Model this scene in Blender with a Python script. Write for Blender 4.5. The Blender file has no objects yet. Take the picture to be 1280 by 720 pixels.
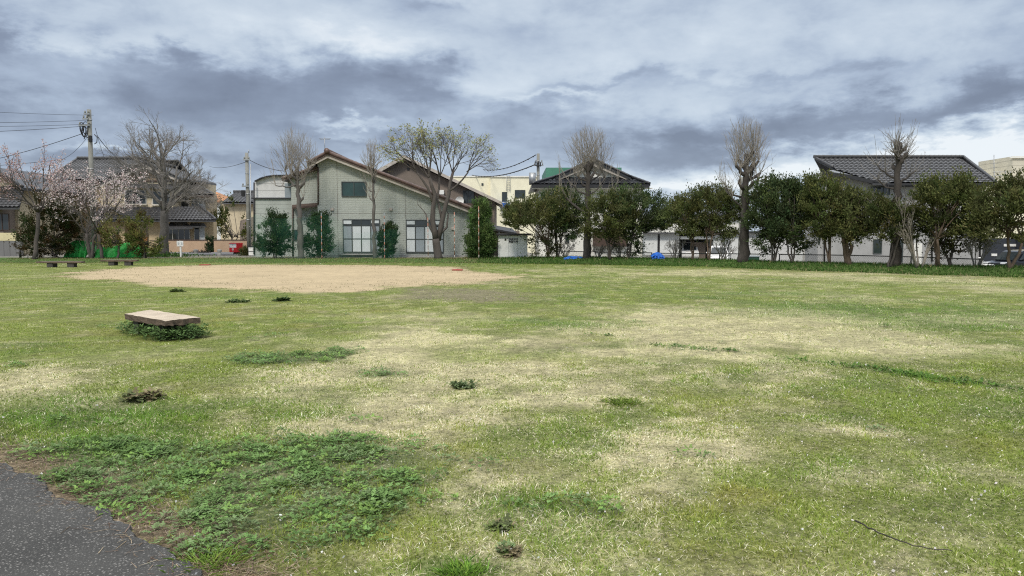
import bpy, math, random
import numpy as np
from mathutils import Vector

SC = bpy.context.scene
COL = SC.collection
rng = np.random.default_rng(7)
random.seed(11)
PI = math.pi

# ------------------------------------------------------------------ camera
CAMZ, F, HOR = 1.55, 924.0, 295.0
PITCH = math.atan((360 - HOR) / F)
cp, sp = math.cos(PITCH), math.sin(PITCH)

def ray(u, v):
    a, b = (u - 640) / F, (360 - v) / F
    return np.array([a, cp + b * sp, -sp + b * cp])

def at(u, v, Y):
    r = ray(u, v)
    t = Y / r[1]
    return (r[0] * t, Y, CAMZ + r[2] * t)

def X(u, Y):
    return at(u, HOR, Y)[0]

def Zp(v, Y):
    return at(640, v, Y)[2]

def gr(u, v, z=0.0):
    r = ray(u, v)
    t = (z - CAMZ) / r[2]
    return (r[0] * t, r[1] * t)

cam_d = bpy.data.cameras.new('camera')
cam = bpy.data.objects.new('camera', cam_d)
COL.objects.link(cam)
cam.location = (0, 0, CAMZ)
cam.rotation_euler = (PI / 2 - PITCH, 0, 0)
cam_d.sensor_width = 36.0
cam_d.lens = 36.0 * F / 1280
cam_d.clip_start = 0.05
cam_d.clip_end = 3000
SC.camera = cam

# ------------------------------------------------------------------ noise (python side)
def _hash(ix, iy, seed):
    n = (ix.astype(np.int64) * 374761393 + iy.astype(np.int64) * 668265263 + seed * 144269) & 0xffffffff
    n = ((n ^ (n >> 13)) * 1274126177) & 0xffffffff
    return ((n ^ (n >> 16)) & 0xffff) / 65535.0

def vnoise(x, y, seed=0):
    x = np.asarray(x, float); y = np.asarray(y, float)
    ix, iy = np.floor(x), np.floor(y)
    fx, fy = x - ix, y - iy
    fx = fx * fx * (3 - 2 * fx); fy = fy * fy * (3 - 2 * fy)
    a = _hash(ix, iy, seed); b = _hash(ix + 1, iy, seed)
    c = _hash(ix, iy + 1, seed); d = _hash(ix + 1, iy + 1, seed)
    return a + (b - a) * fx + (c - a) * fy + (a - b - c + d) * fx * fy

def fbm(x, y, seed=0, oct=4, gain=.55):
    s = 0; a = 1; t = 0
    for i in range(oct):
        s = s + a * vnoise(x * 2 ** i + 17.3 * i, y * 2 ** i + 9.1 * i, seed + i)
        t += a; a *= gain
    return s / t

def sstep(a, b, x):
    t = np.clip((np.asarray(x, float) - a) / (b - a), 0, 1)
    return t * t * (3 - 2 * t)

# ------------------------------------------------------------------ terrain
EDGE = [(-60, 42.5), (-14, 42.5)] + [gr(u, v) for u, v in ((600, 329), (720, 330), (880, 333.5), (1000, 338), (1130, 342), (1280, 347))]
EDGE += [(24, 24.5), (60, 10)]
EX = np.array([e[0] for e in EDGE]); EY = np.array([e[1] for e in EDGE])

def edge_y(x):
    return np.interp(x, EX, EY)

def height(x, y):
    x = np.asarray(x, float); y = np.asarray(y, float)
    t = y - edge_y(x)
    right = sstep(-2, 4, x)
    h = .2 * sstep(0, 1.5, t)
    h = h + right * .1 * sstep(0, 1.5, t)
    h = h - right * sstep(3.0, 6.0, t) * (.95 + .25 * sstep(12, 20, x))
    und = (fbm(x * .35, y * .35, 40, 3) - .5) * .05 + (fbm(x * 2.2, y * 2.2, 44, 2) - .5) * .018
    und = und * sstep(-1.0, .4, x + 1.1 + (y - 3.2) * .9)      # flat where the path runs
    und = und * sstep(70, 50, y)
    return h + und

def hz(x, y):
    return float(height(np.array([x]), np.array([y]))[0])

# ------------------------------------------------------------------ materials
def lin(r, g, b):
    f = lambda c: (c / 255 / 12.92) if c / 255 <= .04045 else ((c / 255 + .055) / 1.055) ** 2.4
    return (f(r), f(g), f(b))

class NT:
    def __init__(s, tree):
        s.t = tree; s.n = tree.nodes; s.l = tree.links
    def node(s, typ, **kw):
        n = s.n.new(typ)
        for k, v in kw.items(): setattr(n, k, v)
        return n
    def put(s, sock, v):
        if isinstance(v, bpy.types.NodeSocket): s.l.new(v, sock)
        elif v is not None:
            if hasattr(sock, 'default_value'):
                try: sock.default_value = v
                except Exception: sock.default_value = (*v, 1)
    def m(s, op, a, b=None, c=None, clamp=False):
        n = s.node('ShaderNodeMath', operation=op, use_clamp=clamp)
        s.put(n.inputs[0], a); s.put(n.inputs[1], b); s.put(n.inputs[2], c)
        return n.outputs[0]
    def vm(s, op, a, b=None):
        n = s.node('ShaderNodeVectorMath', operation=op)
        s.put(n.inputs[0], a); s.put(n.inputs[1], b)
        return n.outputs[0]
    def mix(s, f, a, b, blend='MIX'):
        n = s.node('ShaderNodeMix', data_type='RGBA', blend_type=blend)
        s.put(n.inputs[0], f)
        for i, v in ((6, a), (7, b)):
            if isinstance(v, bpy.types.NodeSocket): s.l.new(v, n.inputs[i])
            else: n.inputs[i].default_value = (*v[:3], 1)
        return n.outputs[2]
    def noise(s, vec, scale, detail=4, rough=.55, dist=0):
        n = s.node('ShaderNodeTexNoise')
        s.put(n.inputs['Vector'], vec)
        n.inputs['Scale'].default_value = scale; n.inputs['Detail'].default_value = detail
        n.inputs['Roughness'].default_value = rough; n.inputs['Distortion'].default_value = dist
        return n.outputs['Fac']
    def ramp(s, f, stops, interp='LINEAR'):
        n = s.node('ShaderNodeValToRGB'); r = n.color_ramp; r.interpolation = interp
        while len(r.elements) < len(stops): r.elements.new(.5)
        for e, (p, c) in zip(r.elements, stops):
            e.position = p; e.color = (*c[:3], 1) if hasattr(c, '__len__') else (c, c, c, 1)
        s.l.new(f, n.inputs[0]); return n.outputs[0]

def new_mat(name):
    m = bpy.data.materials.new(name); m.use_nodes = True
    k = NT(m.node_tree); k.n.clear()
    b = k.node('ShaderNodeBsdfPrincipled'); o = k.node('ShaderNodeOutputMaterial')
    k.l.new(b.outputs[0], o.inputs[0])
    return m, k, b, o

def mat(name, c, rough=.7, var=.18, scale=3.0, bump=0.0, bscale=30, metal=0.0, spec=.35, stretch=(1, 1, 1), dirt=None, dscale=1.2):
    """base colour with patchy wear, fine grain and optional bump"""
    m, k, b, o = new_mat(name)
    g = k.node('ShaderNodeNewGeometry').outputs['Position']
    v = k.vm('MULTIPLY', g, stretch)
    n1 = k.noise(v, scale, 5, .6)
    f = k.ramp(n1, [(.3, 0), (.7, 1)])
    c0 = tuple(x * (1 - var) for x in c); c1 = tuple(min(1, x * (1 + var)) for x in c)
    colr = k.mix(f, c0, c1)
    if dirt:
        n3 = k.noise(k.vm('MULTIPLY', g, (1, 1, .35)), dscale, 6, .65)
        colr = k.mix(k.ramp(n3, [(.5, 0), (.75, .55)]), colr, dirt)
    k.l.new(colr, b.inputs['Base Color'])
    b.inputs['Roughness'].default_value = rough; b.inputs['Metallic'].default_value = metal
    b.inputs['Specular IOR Level'].default_value = spec
    if bump:
        n2 = k.noise(v, bscale, 3, .6)
        bp = k.node('ShaderNodeBump'); bp.inputs['Strength'].default_value = bump; bp.inputs['Distance'].default_value = .02
        k.l.new(n2, bp.inputs['Height']); k.l.new(bp.outputs[0], b.inputs['Normal'])
    return m

def tint_mat(name, rough=.6, trans=.25, spec=.25):
    """leaves, blades and petals: colour stored per leaf"""
    m, k, b, o = new_mat(name)
    a = k.node('ShaderNodeAttribute', attribute_name='tint').outputs['Color']
    k.l.new(a, b.inputs['Base Color'])
    b.inputs['Roughness'].default_value = rough
    b.inputs['Specular IOR Level'].default_value = spec
    if trans:
        tr = k.node('ShaderNodeBsdfTranslucent'); k.l.new(a, tr.inputs[0])
        mx = k.node('ShaderNodeMixShader'); mx.inputs[0].default_value = trans
        k.l.new(b.outputs[0], mx.inputs[1]); k.l.new(tr.outputs[0], mx.inputs[2])
        k.l.new(mx.outputs[0], o.inputs[0])
    return m

M = {}
M['leaf'] = tint_mat('leaf', .75, .25, .06)
M['blade'] = tint_mat('grass_blade', .75, .3, .08)
M['petal'] = tint_mat('petal', .7, .35)
M['bark'] = mat('bark', (.085, .074, .067), .9, .3, 6, .8, 25, stretch=(1, 1, .3))
M['bark_grey'] = mat('bark_grey', (.105, .097, .09), .9, .3, 5, .7, 25, stretch=(1, 1, .3))
M['bark_dark'] = mat('bark_dark', (.055, .048, .043), .95, .35, 5, 1.0, 22, stretch=(1, 1, .3))
M['bark_red'] = mat('bark_red', (.12, .088, .066), .9, .3, 6, .7, 25, stretch=(1, 1, .3))
M['twig'] = mat('twig', (.19, .175, .16), .9, .25, 8)
M['twig_pale'] = mat('twig_pale', (.25, .225, .195), .9, .2, 8)
M['concrete'] = mat('concrete', (.3, .3, .29), .9, .2, 2, .4, 40, dirt=(.12, .12, .115))
M['pole_conc'] = mat('pole_concrete', (.23, .23, .21), .85, .15, 3, .2, 40, dirt=(.1, .1, .09))
M['steel'] = mat('steel', (.35, .36, .37), .45, .15, 6, metal=.7)
M['black'] = mat('black_metal', (.02, .02, .022), .5, .3, 4)
M['wire'] = mat('wire', (.018, .018, .02), .6, .1, 4)
M['white_paint'] = mat('white_paint', (.75, .75, .73), .5, .06, 2, dirt=(.45, .44, .4))
M['red_paint'] = mat('red_paint', (.5, .02, .025), .45, .15, 3)
M['red_rubber'] = mat('red_rubber', (.28, .05, .04), .8, .2, 8)
M['tile_dark'] = mat('roof_tile_dark', (.05, .05, .053), .36, .35, 4, .2, 20, spec=.5)
M['tile_black'] = mat('roof_tile_black', (.028, .029, .033), .32, .3, 4, .2, 20, spec=.5)
M['tile_grey'] = mat('roof_tile_grey', (.075, .075, .078), .45, .35, 4, .2, 20, spec=.5)
M['tile_brown'] = mat('roof_tile_brown', (.12, .078, .066), .45, .3, 4, .2, 20, spec=.45)
M['tile_orange'] = mat('roof_tile_orange', (.42, .2, .09), .7, .25, 4)
M['beige'] = mat('beige_stucco', (.52, .41, .26), .9, .1, 2, .3, 60, dirt=(.33, .27, .18))
M['beige_pale'] = mat('pale_beige_stucco', (.56, .48, .34), .9, .1, 2, .3, 60, dirt=(.4, .34, .25))
M['gable_tan'] = mat('gable_boards', (.36, .27, .19), .85, .15, 3, .3, 30, stretch=(1, 1, 8))
M['tan_wall'] = mat('tan_plaster', (.44, .31, .21), .9, .1, 1.5, .3, 60, dirt=(.3, .21, .15))
M['cream'] = mat('cream_wall', (.8, .76, .58), .85, .04, 1, .1, 60, dirt=(.62, .58, .45))
M['white_wall'] = mat('white_wall', (.74, .73, .68), .85, .06, 1.2, .2, 60, dirt=(.5, .49, .45))
M['pale_wall'] = mat('pale_wall', (.66, .68, .68), .8, .06, 1.2, .1, 40, dirt=(.45, .46, .45))
M['house_grey'] = mat('grey_siding', (.35, .35, .345), .8, .08, 1.5, .2, 50, dirt=(.24, .24, .235))
M['taupe'] = mat('taupe_stucco', (.2, .165, .14), .9, .1, 2, .3, 60)
M['brown_trim'] = mat('brown_trim', (.07, .045, .035), .6, .2, 4)
M['dark_trim'] = mat('dark_trim', (.03, .03, .033), .5, .2, 4)
M['cream_trim'] = mat('cream_trim', (.55, .5, .4), .6, .1, 4)
M['fascia_pale'] = mat('pale_fascia', (.42, .38, .34), .7, .15, 3)
M['frame'] = mat('window_frame_dark', (.06, .07, .07), .4, .1, 4)
M['frame_pale'] = mat('window_frame_pale', (.55, .54, .5), .5, .08, 4)
M['curtain'] = mat('white_curtain', (.56, .6, .62), .9, .08, 3, stretch=(6, 1, .5))
M['curtain_grey'] = mat('grey_curtain', (.26, .3, .33), .9, .1, 3, stretch=(6, 1, .5))
M['green_tarp'] = mat('green_tarp', (.02, .3, .05), .5, .3, 3, .6, 8)
M['blue_tarp'] = mat('blue_tarp', (.03, .15, .6), .45, .35, 5, .6, 12)
M['green_sheet'] = mat('green_roof_sheet', (.06, .19, .135), .6, .1, 1)
M['navy'] = mat('navy_wall', (.03, .035, .046), .6, .2, 2)
M['fence_wire'] = mat('fence_wire', (.05, .05, .05), .6, .2, 4)
M['rubber'] = mat('rubber', (.02, .02, .02), .9, .2, 6)
M['car_black'] = mat('car_black', (.012, .014, .02), .2, .1, 3, spec=.6)
M['car_white'] = mat('car_white', (.75, .75, .75), .25, .03, 3, spec=.6)
M['lamp'] = mat('headlamp', (.8, .82, .85), .15, .05, 6, spec=.8)
M['orange_pole'] = mat('orange_pole', (.42, .2, .14), .6, .2, 6)
M['wood'] = mat('weathered_plank', (.52, .44, .34), .85, .25, 7, .5, 60, stretch=(.6, 6, 3), dirt=(.22, .17, .125), dscale=2.5)
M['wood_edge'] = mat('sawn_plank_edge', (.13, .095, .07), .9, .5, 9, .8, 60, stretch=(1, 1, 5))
M['wood_grey'] = mat('grey_plank', (.2, .18, .15), .85, .25, 6, .4, 50)
M['stone_dark'] = mat('stone_dark', (.07, .065, .06), .95, .3, 6, .6, 30)
M['azalea'] = M['leaf']

def glass_mat(name, c, rough=.06):
    m, k, b, o = new_mat(name)
    g = k.node('ShaderNodeNewGeometry').outputs['Position']
    n = k.noise(g, .9, 3)
    k.l.new(k.mix(k.ramp(n, [(.35, 0), (.65, 1)]), tuple(x * .5 for x in c), c), b.inputs['Base Color'])
    b.inputs['Roughness'].default_value = rough; b.inputs['Specular IOR Level'].default_value = .7
    return m
M['glass'] = glass_mat('window_glass', (.03, .04, .045))
M['glass_green'] = glass_mat('green_window_glass', (.02, .06, .055))

def siding_mat():
    """house wall of rough split-face siding laid in courses"""
    m, k, b, o = new_mat('split_face_siding')
    g = k.node('ShaderNodeNewGeometry').outputs['Position']
    sx = k.node('ShaderNodeSeparateXYZ'); k.l.new(g, sx.inputs[0])
    cx = k.node('ShaderNodeCombineXYZ'); k.l.new(sx.outputs[0], cx.inputs[0]); k.l.new(sx.outputs[2], cx.inputs[1])
    br = k.node('ShaderNodeTexBrick'); k.l.new(cx.outputs[0], br.inputs['Vector'])
    br.inputs['Scale'].default_value = 1; br.inputs['Brick Width'].default_value = .46; br.inputs['Row Height'].default_value = .115
    br.inputs['Mortar Size'].default_value = .006; br.inputs['Mortar Smooth'].default_value = .4
    br.inputs['Color1'].default_value = (.375, .4, .367, 1); br.inputs['Color2'].default_value = (.355, .378, .347, 1)
    br.inputs['Mortar'].default_value = (.32, .342, .313, 1)
    n = k.noise(k.vm('MULTIPLY', g, (2, 2, 9)), 2.2, 6, .65)
    c = k.mix(k.ramp(n, [(.3, 0), (.72, 1)]), br.outputs['Color'], (.42, .45, .412))
    c = k.mix(.6, br.outputs['Color'], c)
    d = k.noise(k.vm('MULTIPLY', g, (1.2, 1, .25)), 1.1, 6, .6)
    c = k.mix(k.ramp(d, [(.48, 0), (.75, .5)]), c, (.2, .215, .195))
    k.l.new(c, b.inputs['Base Color']); b.inputs['Roughness'].default_value = .9
    bp = k.node('ShaderNodeBump'); bp.inputs['Strength'].default_value = .6; bp.inputs['Distance'].default_value = .02
    k.l.new(k.m('ADD', n, br.outputs['Fac']), bp.inputs['Height']); k.l.new(bp.outputs[0], b.inputs['Normal'])
    return m
M['siding'] = siding_mat()

def board_mat(name, c, pitch, axis=2, depth=.5):
    """sheet siding with grooves at a fixed pitch"""
    m, k, b, o = new_mat(name)
    g = k.node('ShaderNodeNewGeometry').outputs['Position']
    sx = k.node('ShaderNodeSeparateXYZ'); k.l.new(g, sx.inputs[0])
    fr = k.m('FRACT', k.m('MULTIPLY', sx.outputs[axis], 1 / pitch))
    gv = k.m('LESS_THAN', fr, .12)
    n = k.noise(k.vm('MULTIPLY', g, (1, 1, .4)), 1.5, 6, .6)
    cc = k.mix(k.ramp(n, [(.4, 0), (.75, .6)]), c, tuple(x * .68 for x in c))
    k.l.new(k.mix(k.m('MULTIPLY', gv, depth), cc, tuple(x * .35 for x in c)), b.inputs['Base Color'])
    b.inputs['Roughness'].default_value = .7
    bp = k.node('ShaderNodeBump'); bp.inputs['Strength'].default_value = .7; bp.inputs['Distance'].default_value = .02
    k.l.new(fr, bp.inputs['Height']); k.l.new(bp.outputs[0], b.inputs['Normal'])
    return m
M['annex'] = board_mat('annex_siding', (.4, .43, .4), .3)
M['annex_top'] = board_mat('white_corrugated', (.6, .6, .6), .45)
M['shed'] = mat('shed_sheet', (.78, .79, .79), .5, .05, 1.5, dirt=(.55, .55, .53))
M['shed_side'] = board_mat('shed_side_sheet', (.42, .44, .44), .22, 2, .5)
M['shutter'] = board_mat('white_shutter', (.68, .69, .7), .5)
M['blocks'] = board_mat('grey_block_wall', (.16, .16, .16), .4, 0, .5)

def net_mat():
    m, k, b, o = new_mat('green_netting')
    b.inputs['Base Color'].default_value = (.03, .2, .12, 1); b.inputs['Roughness'].default_value = .8
    t = k.node('ShaderNodeBsdfTransparent'); mx = k.node('ShaderNodeMixShader')
    g = k.node('ShaderNodeNewGeometry').outputs['Position']
    n = k.noise(k.vm('MULTIPLY', g, (1, 1, .5)), 1.2, 4)
    k.l.new(k.ramp(n, [(.3, .03), (.7, .13)]), mx.inputs[0])
    k.l.new(t.outputs[0], mx.inputs[1]); k.l.new(b.outputs[0], mx.inputs[2]); k.l.new(mx.outputs[0], o.inputs[0])
    return m
M['net'] = net_mat()

def chain_mat():
    m, k, b, o = new_mat('chain_link')
    b.inputs['Base Color'].default_value = (.06, .065, .065, 1); b.inputs['Roughness'].default_value = .6
    t = k.node('ShaderNodeBsdfTransparent'); mx = k.node('ShaderNodeMixShader')
    g = k.node('ShaderNodeNewGeometry').outputs['Position']
    sx = k.node('ShaderNodeSeparateXYZ'); k.l.new(g, sx.inputs[0])
    fs = []
    for op in ('ADD', 'SUBTRACT'):
        q = k.m(op, sx.outputs[0], sx.outputs[2])
        fs.append(k.m('LESS_THAN', k.m('FRACT', k.m('MULTIPLY', q, 14.0)), .09))
    k.l.new(k.m('MAXIMUM', fs[0], fs[1]), mx.inputs[0])
    k.l.new(t.outputs[0], mx.inputs[1]); k.l.new(b.outputs[0], mx.inputs[2]); k.l.new(mx.outputs[0], o.inputs[0])
    return m
M['chain'] = chain_mat()

# ------------------------------------------------------------------ object helpers
ORIG = {}

def tag(o, label, cat, group=None, kind=None):
    if label: o['label'] = label
    if cat: o['category'] = cat
    if group: o['group'] = group
    if kind: o['kind'] = kind
    return o

def root(name, loc, label, cat, group=None):
    o = bpy.data.objects.new(name, None); COL.objects.link(o)
    o.location = loc; o.empty_display_size = .2
    ORIG[o.name] = tuple(loc)
    return tag(o, label, cat, group)

def link_mesh(me, name, material, parent, origin):
    o = bpy.data.objects.new(name, me); COL.objects.link(o)
    if material: me.materials.append(material)
    if parent is not None:
        o.parent = parent
        ORIG[o.name] = ORIG[parent.name]
    else:
        o.location = origin; ORIG[o.name] = tuple(origin)
    return o

class MB:
    def __init__(s): s.v = []; s.f = []; s.smooth = []
    def add(s, vs, fs, smooth=False):
        n = len(s.v); s.v.extend([tuple(map(float, q)) for q in vs])
        for f in fs: s.f.append(tuple(i + n for i in f)); s.smooth.append(smooth)
        return s
    def box(s, x0, x1, y0, y1, z0, z1):
        return s.add([(x0, y0, z0), (x1, y0, z0), (x1, y1, z0), (x0, y1, z0), (x0, y0, z1), (x1, y0, z1), (x1, y1, z1), (x0, y1, z1)],
                     [(0, 3, 2, 1), (4, 5, 6, 7), (0, 1, 5, 4), (1, 2, 6, 5), (2, 3, 7, 6), (3, 0, 4, 7)])
    def ext(s, pts, vec):
        """closed prism: a planar polygon moved along vec"""
        n = len(pts); P = [Vector(p) for p in pts]; V = Vector(vec)
        return s.add([tuple(p) for p in P] + [tuple(p + V) for p in P],
                     [tuple(range(n))[::-1], tuple(range(n, 2 * n))] + [(i, (i + 1) % n, n + (i + 1) % n, n + i) for i in range(n)])
    def tube(s, pts, rad, n=6, cap=True):
        P = np.array(pts, float); m = len(P)
        R = np.full(m, rad, float) if np.isscalar(rad) else np.array(rad, float)
        T = np.gradient(P, axis=0); T /= np.linalg.norm(T, axis=1)[:, None] + 1e-9
        d = np.abs(T.mean(0)); ref = np.eye(3)[int(np.argmin(d))]
        A = np.cross(T, ref); A /= np.linalg.norm(A, axis=1)[:, None] + 1e-9
        B = np.cross(T, A)
        an = np.arange(n) * 2 * PI / n
        V = P[:, None, :] + R[:, None, None] * (np.cos(an)[None, :, None] * A[:, None, :] + np.sin(an)[None, :, None] * B[:, None, :])
        fs = [(i * n + j, i * n + (j + 1) % n, (i + 1) * n + (j + 1) % n, (i + 1) * n + j) for i in range(m - 1) for j in range(n)]
        if cap: fs += [tuple(range(n))[::-1], tuple(range((m - 1) * n, m * n))]
        return s.add(V.reshape(-1, 3), fs, n > 4)
    def disc(s, c, r, axis, t, n=18):
        c = np.array(c, float); a = np.zeros(3); a[axis] = t / 2
        return s.tube([c - a, c + a], r, n)
    def build(s, name, material, parent=None, origin=None, bevel=0):
        if origin is None: origin = ORIG[parent.name] if parent is not None else (0, 0, 0)
        me = bpy.data.meshes.new(name)
        V = np.array(s.v) - np.array(origin)
        me.from_pydata(V.tolist(), [], s.f)
        me.polygons.foreach_set('use_smooth', s.smooth)
        me.update()
        o = link_mesh(me, name, material, parent, origin)
        if bevel:
            b = o.modifiers.new('bevel', 'BEVEL'); b.width = bevel; b.segments = 2; b.limit_method = 'ANGLE'
        return o

def np_mesh(name, V, k, material, parent=None, origin=(0, 0, 0), tint=None, smooth=False, faces=None):
    """V: (N*k,3) vertices, one k-gon per k vertices (or explicit index faces list [(array,k)])"""
    if parent is not None: origin = ORIG[parent.name]
    V = V - np.array(origin)
    me = bpy.data.meshes.new(name)
    nv = len(V)
    if faces is None: faces = [(np.arange(nv).reshape(-1, k), k)]
    li = np.concatenate([f.reshape(-1) for f, _ in faces]); cnt = np.concatenate([np.full(len(f), kk) for f, kk in faces])
    me.vertices.add(nv); me.vertices.foreach_set('co', V.astype(np.float32).reshape(-1))
    me.loops.add(len(li)); me.loops.foreach_set('vertex_index', li.astype(np.int32))
    me.polygons.add(len(cnt)); st = np.concatenate([[0], np.cumsum(cnt)[:-1]])
    me.polygons.foreach_set('loop_start', st.astype(np.int32))
    me.polygons.foreach_set('loop_total', cnt.astype(np.int32))
    if smooth: me.polygons.foreach_set('use_smooth', np.ones(len(cnt), bool))
    me.update(calc_edges=True); me.validate()
    if tint is not None:
        at_ = me.attributes.new('tint', 'FLOAT_COLOR', 'POINT')
        c4 = np.concatenate([tint, np.ones((len(tint), 1))], 1).astype(np.float32)
        at_.data.foreach_set('color', c4.reshape(-1))
    return link_mesh(me, name, material, parent, origin)

def dup(o, loc, label=None, rotz=None):
    r = o.copy(); COL.objects.link(r); r.location = loc
    if rotz is not None: r.rotation_euler.z = rotz
    if label: r['label'] = label
    for c in list(o.children):
        d = c.copy(); COL.objects.link(d); d.parent = r
        for g in list(c.children):
            e = g.copy(); COL.objects.link(e); e.parent = d
    return r

# ------------------------------------------------------------------ leaves and trees
def unit(n, r=rng):
    v = r.normal(size=(n, 3)); return v / (np.linalg.norm(v, axis=1)[:, None] + 1e-9)

def leaf_quads(C, size, upbias=.3, aspect=.5, r=rng, dirs=None):
    """rhombic leaf for every centre"""
    n = len(C)
    a = unit(n, r); a[:, 2] = a[:, 2] * .7 + upbias
    if dirs is not None: a = a * .75 + dirs
    a /= np.linalg.norm(a, axis=1)[:, None]
    b = np.cross(a, unit(n, r)); b /= np.linalg.norm(b, axis=1)[:, None] + 1e-9
    L = (size * r.uniform(.6, 1.3, n))[:, None]
    V = np.stack([C - a * L * .5, C + b * L * aspect * .5, C + a * L * .5, C - b * L * aspect * .5], 1)
    return V.reshape(-1, 3)

def tints(n, cols, jit=.22, r=rng, groups=None):
    cols = np.array(cols, float)
    idx = r.integers(0, len(cols), n) if groups is None else groups
    c = cols[idx] * r.uniform(1 - jit, 1 + jit, (n, 1)) * r.uniform(1 - jit * .35, 1 + jit * .35, (n, 3))
    return np.clip(c, 0, 1)

def crown_cloud(ell, n_clump, per, cr, r, holes=.35, flat=.6):
    """clump centres spread through a few overlapping ellipsoids, leaves round each clump"""
    cs = []
    tot = sum(e[3] * e[4] * e[5] for e in ell)
    for (x, y, z, rx, ry, rz) in ell:
        n = max(3, int(n_clump * rx * ry * rz / tot))
        u = unit(n, r) * (r.uniform(.25, 1, n) ** .45)[:, None]
        c = u * np.array([rx, ry, rz]) + np.array([x, y, z])
        cs.append(c)
    c = np.concatenate(cs)
    k = fbm(c[:, 0] * 1.3 + c[:, 1] * .7, c[:, 2] * 1.5 - c[:, 1] * .5, int(r.integers(1, 900)), 2)
    c = c[k > holes]
    sz = r.uniform(.55, 1.35, len(c)) * cr
    gi = np.repeat(np.arange(len(c)), per)
    mid = np.array([[e[0], e[1], e[2] - e[5] * .5] for e in ell]).mean(0)
    ax = c - mid; ax /= np.linalg.norm(ax, axis=1)[:, None] + 1e-6
    # every clump is a handful of sprays pointing outwards and up
    ns = 5
    sp = ax[:, None, :] * .7 + np.array([0, 0, .55]) + r.normal(0, .55, (len(c), ns, 3)); sp /= np.linalg.norm(sp, axis=2)[:, :, None]
    dr = sp[gi, r.integers(0, ns, len(gi))]
    off = dr * (r.beta(1.4, 1.8, len(gi)) * 1.75 - .45)[:, None] + r.normal(size=(len(gi), 3)) * np.array([.2, .2, .2 * flat])
    P = c[gi] + off * sz[gi][:, None]
    return c, P, gi, dr

def tile_plane(mb, O, A, D, w, l, inside=None, rib=.28, row=.3, amp=.04, step=.03):
    """field of pan tiles: rounded ribs down the slope, a step at every row"""
    O, A, D = np.array(O, float), np.array(A, float), np.array(D, float)
    A /= np.linalg.norm(A); D /= np.linalg.norm(D)
    Nn = np.cross(A, D); Nn /= np.linalg.norm(Nn)
    if Nn[2] < 0: Nn = -Nn
    s = np.arange(0, w + 1e-6, rib / 6); nr = max(1, int(round(l / row))); rr = l / nr
    t = np.concatenate([[i * rr, (i + 1) * rr - .004] for i in range(nr)])
    th = np.array([[0, step] for i in range(nr)]).reshape(-1)
    prof = amp * np.abs(np.sin(PI * s / rib)) ** .7
    V = O + s[None, :, None] * A + t[:, None, None] * D + (prof[None, :, None] + th[:, None, None]) * Nn
    ns = len(s); fs = []
    for i in range(len(t) - 1):
        for j in range(ns - 1):
            if inside is None or inside((s[j] + s[j + 1]) / 2, (t[i] + t[i + 1]) / 2):
                fs.append((i * ns + j, i * ns + j + 1, (i + 1) * ns + j + 1, (i + 1) * ns + j))
    mb.add(V.reshape(-1, 3), fs)

def roll(mb, a, b, r=.09, n=8, lump=.3):
    """ridge or verge of lapped barrel tiles"""
    a, b = np.array(a, float), np.array(b, float)
    L = np.linalg.norm(b - a); k = max(2, int(L / lump))
    pts, rs = [], []
    for i in range(k):
        for f, q in ((0.0, 1.0), (.96, .82)):
            pts.append(a + (b - a) * (i + f) / k); rs.append(r * q)
    mb.tube(pts, rs, n)
# ------------------------------------------------------------------ sky and sun
SUN_AZ, SUN_EL = math.radians(196), math.radians(48)     # compass bearing of the sun (0 = +Y, clockwise), behind the camera

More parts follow.
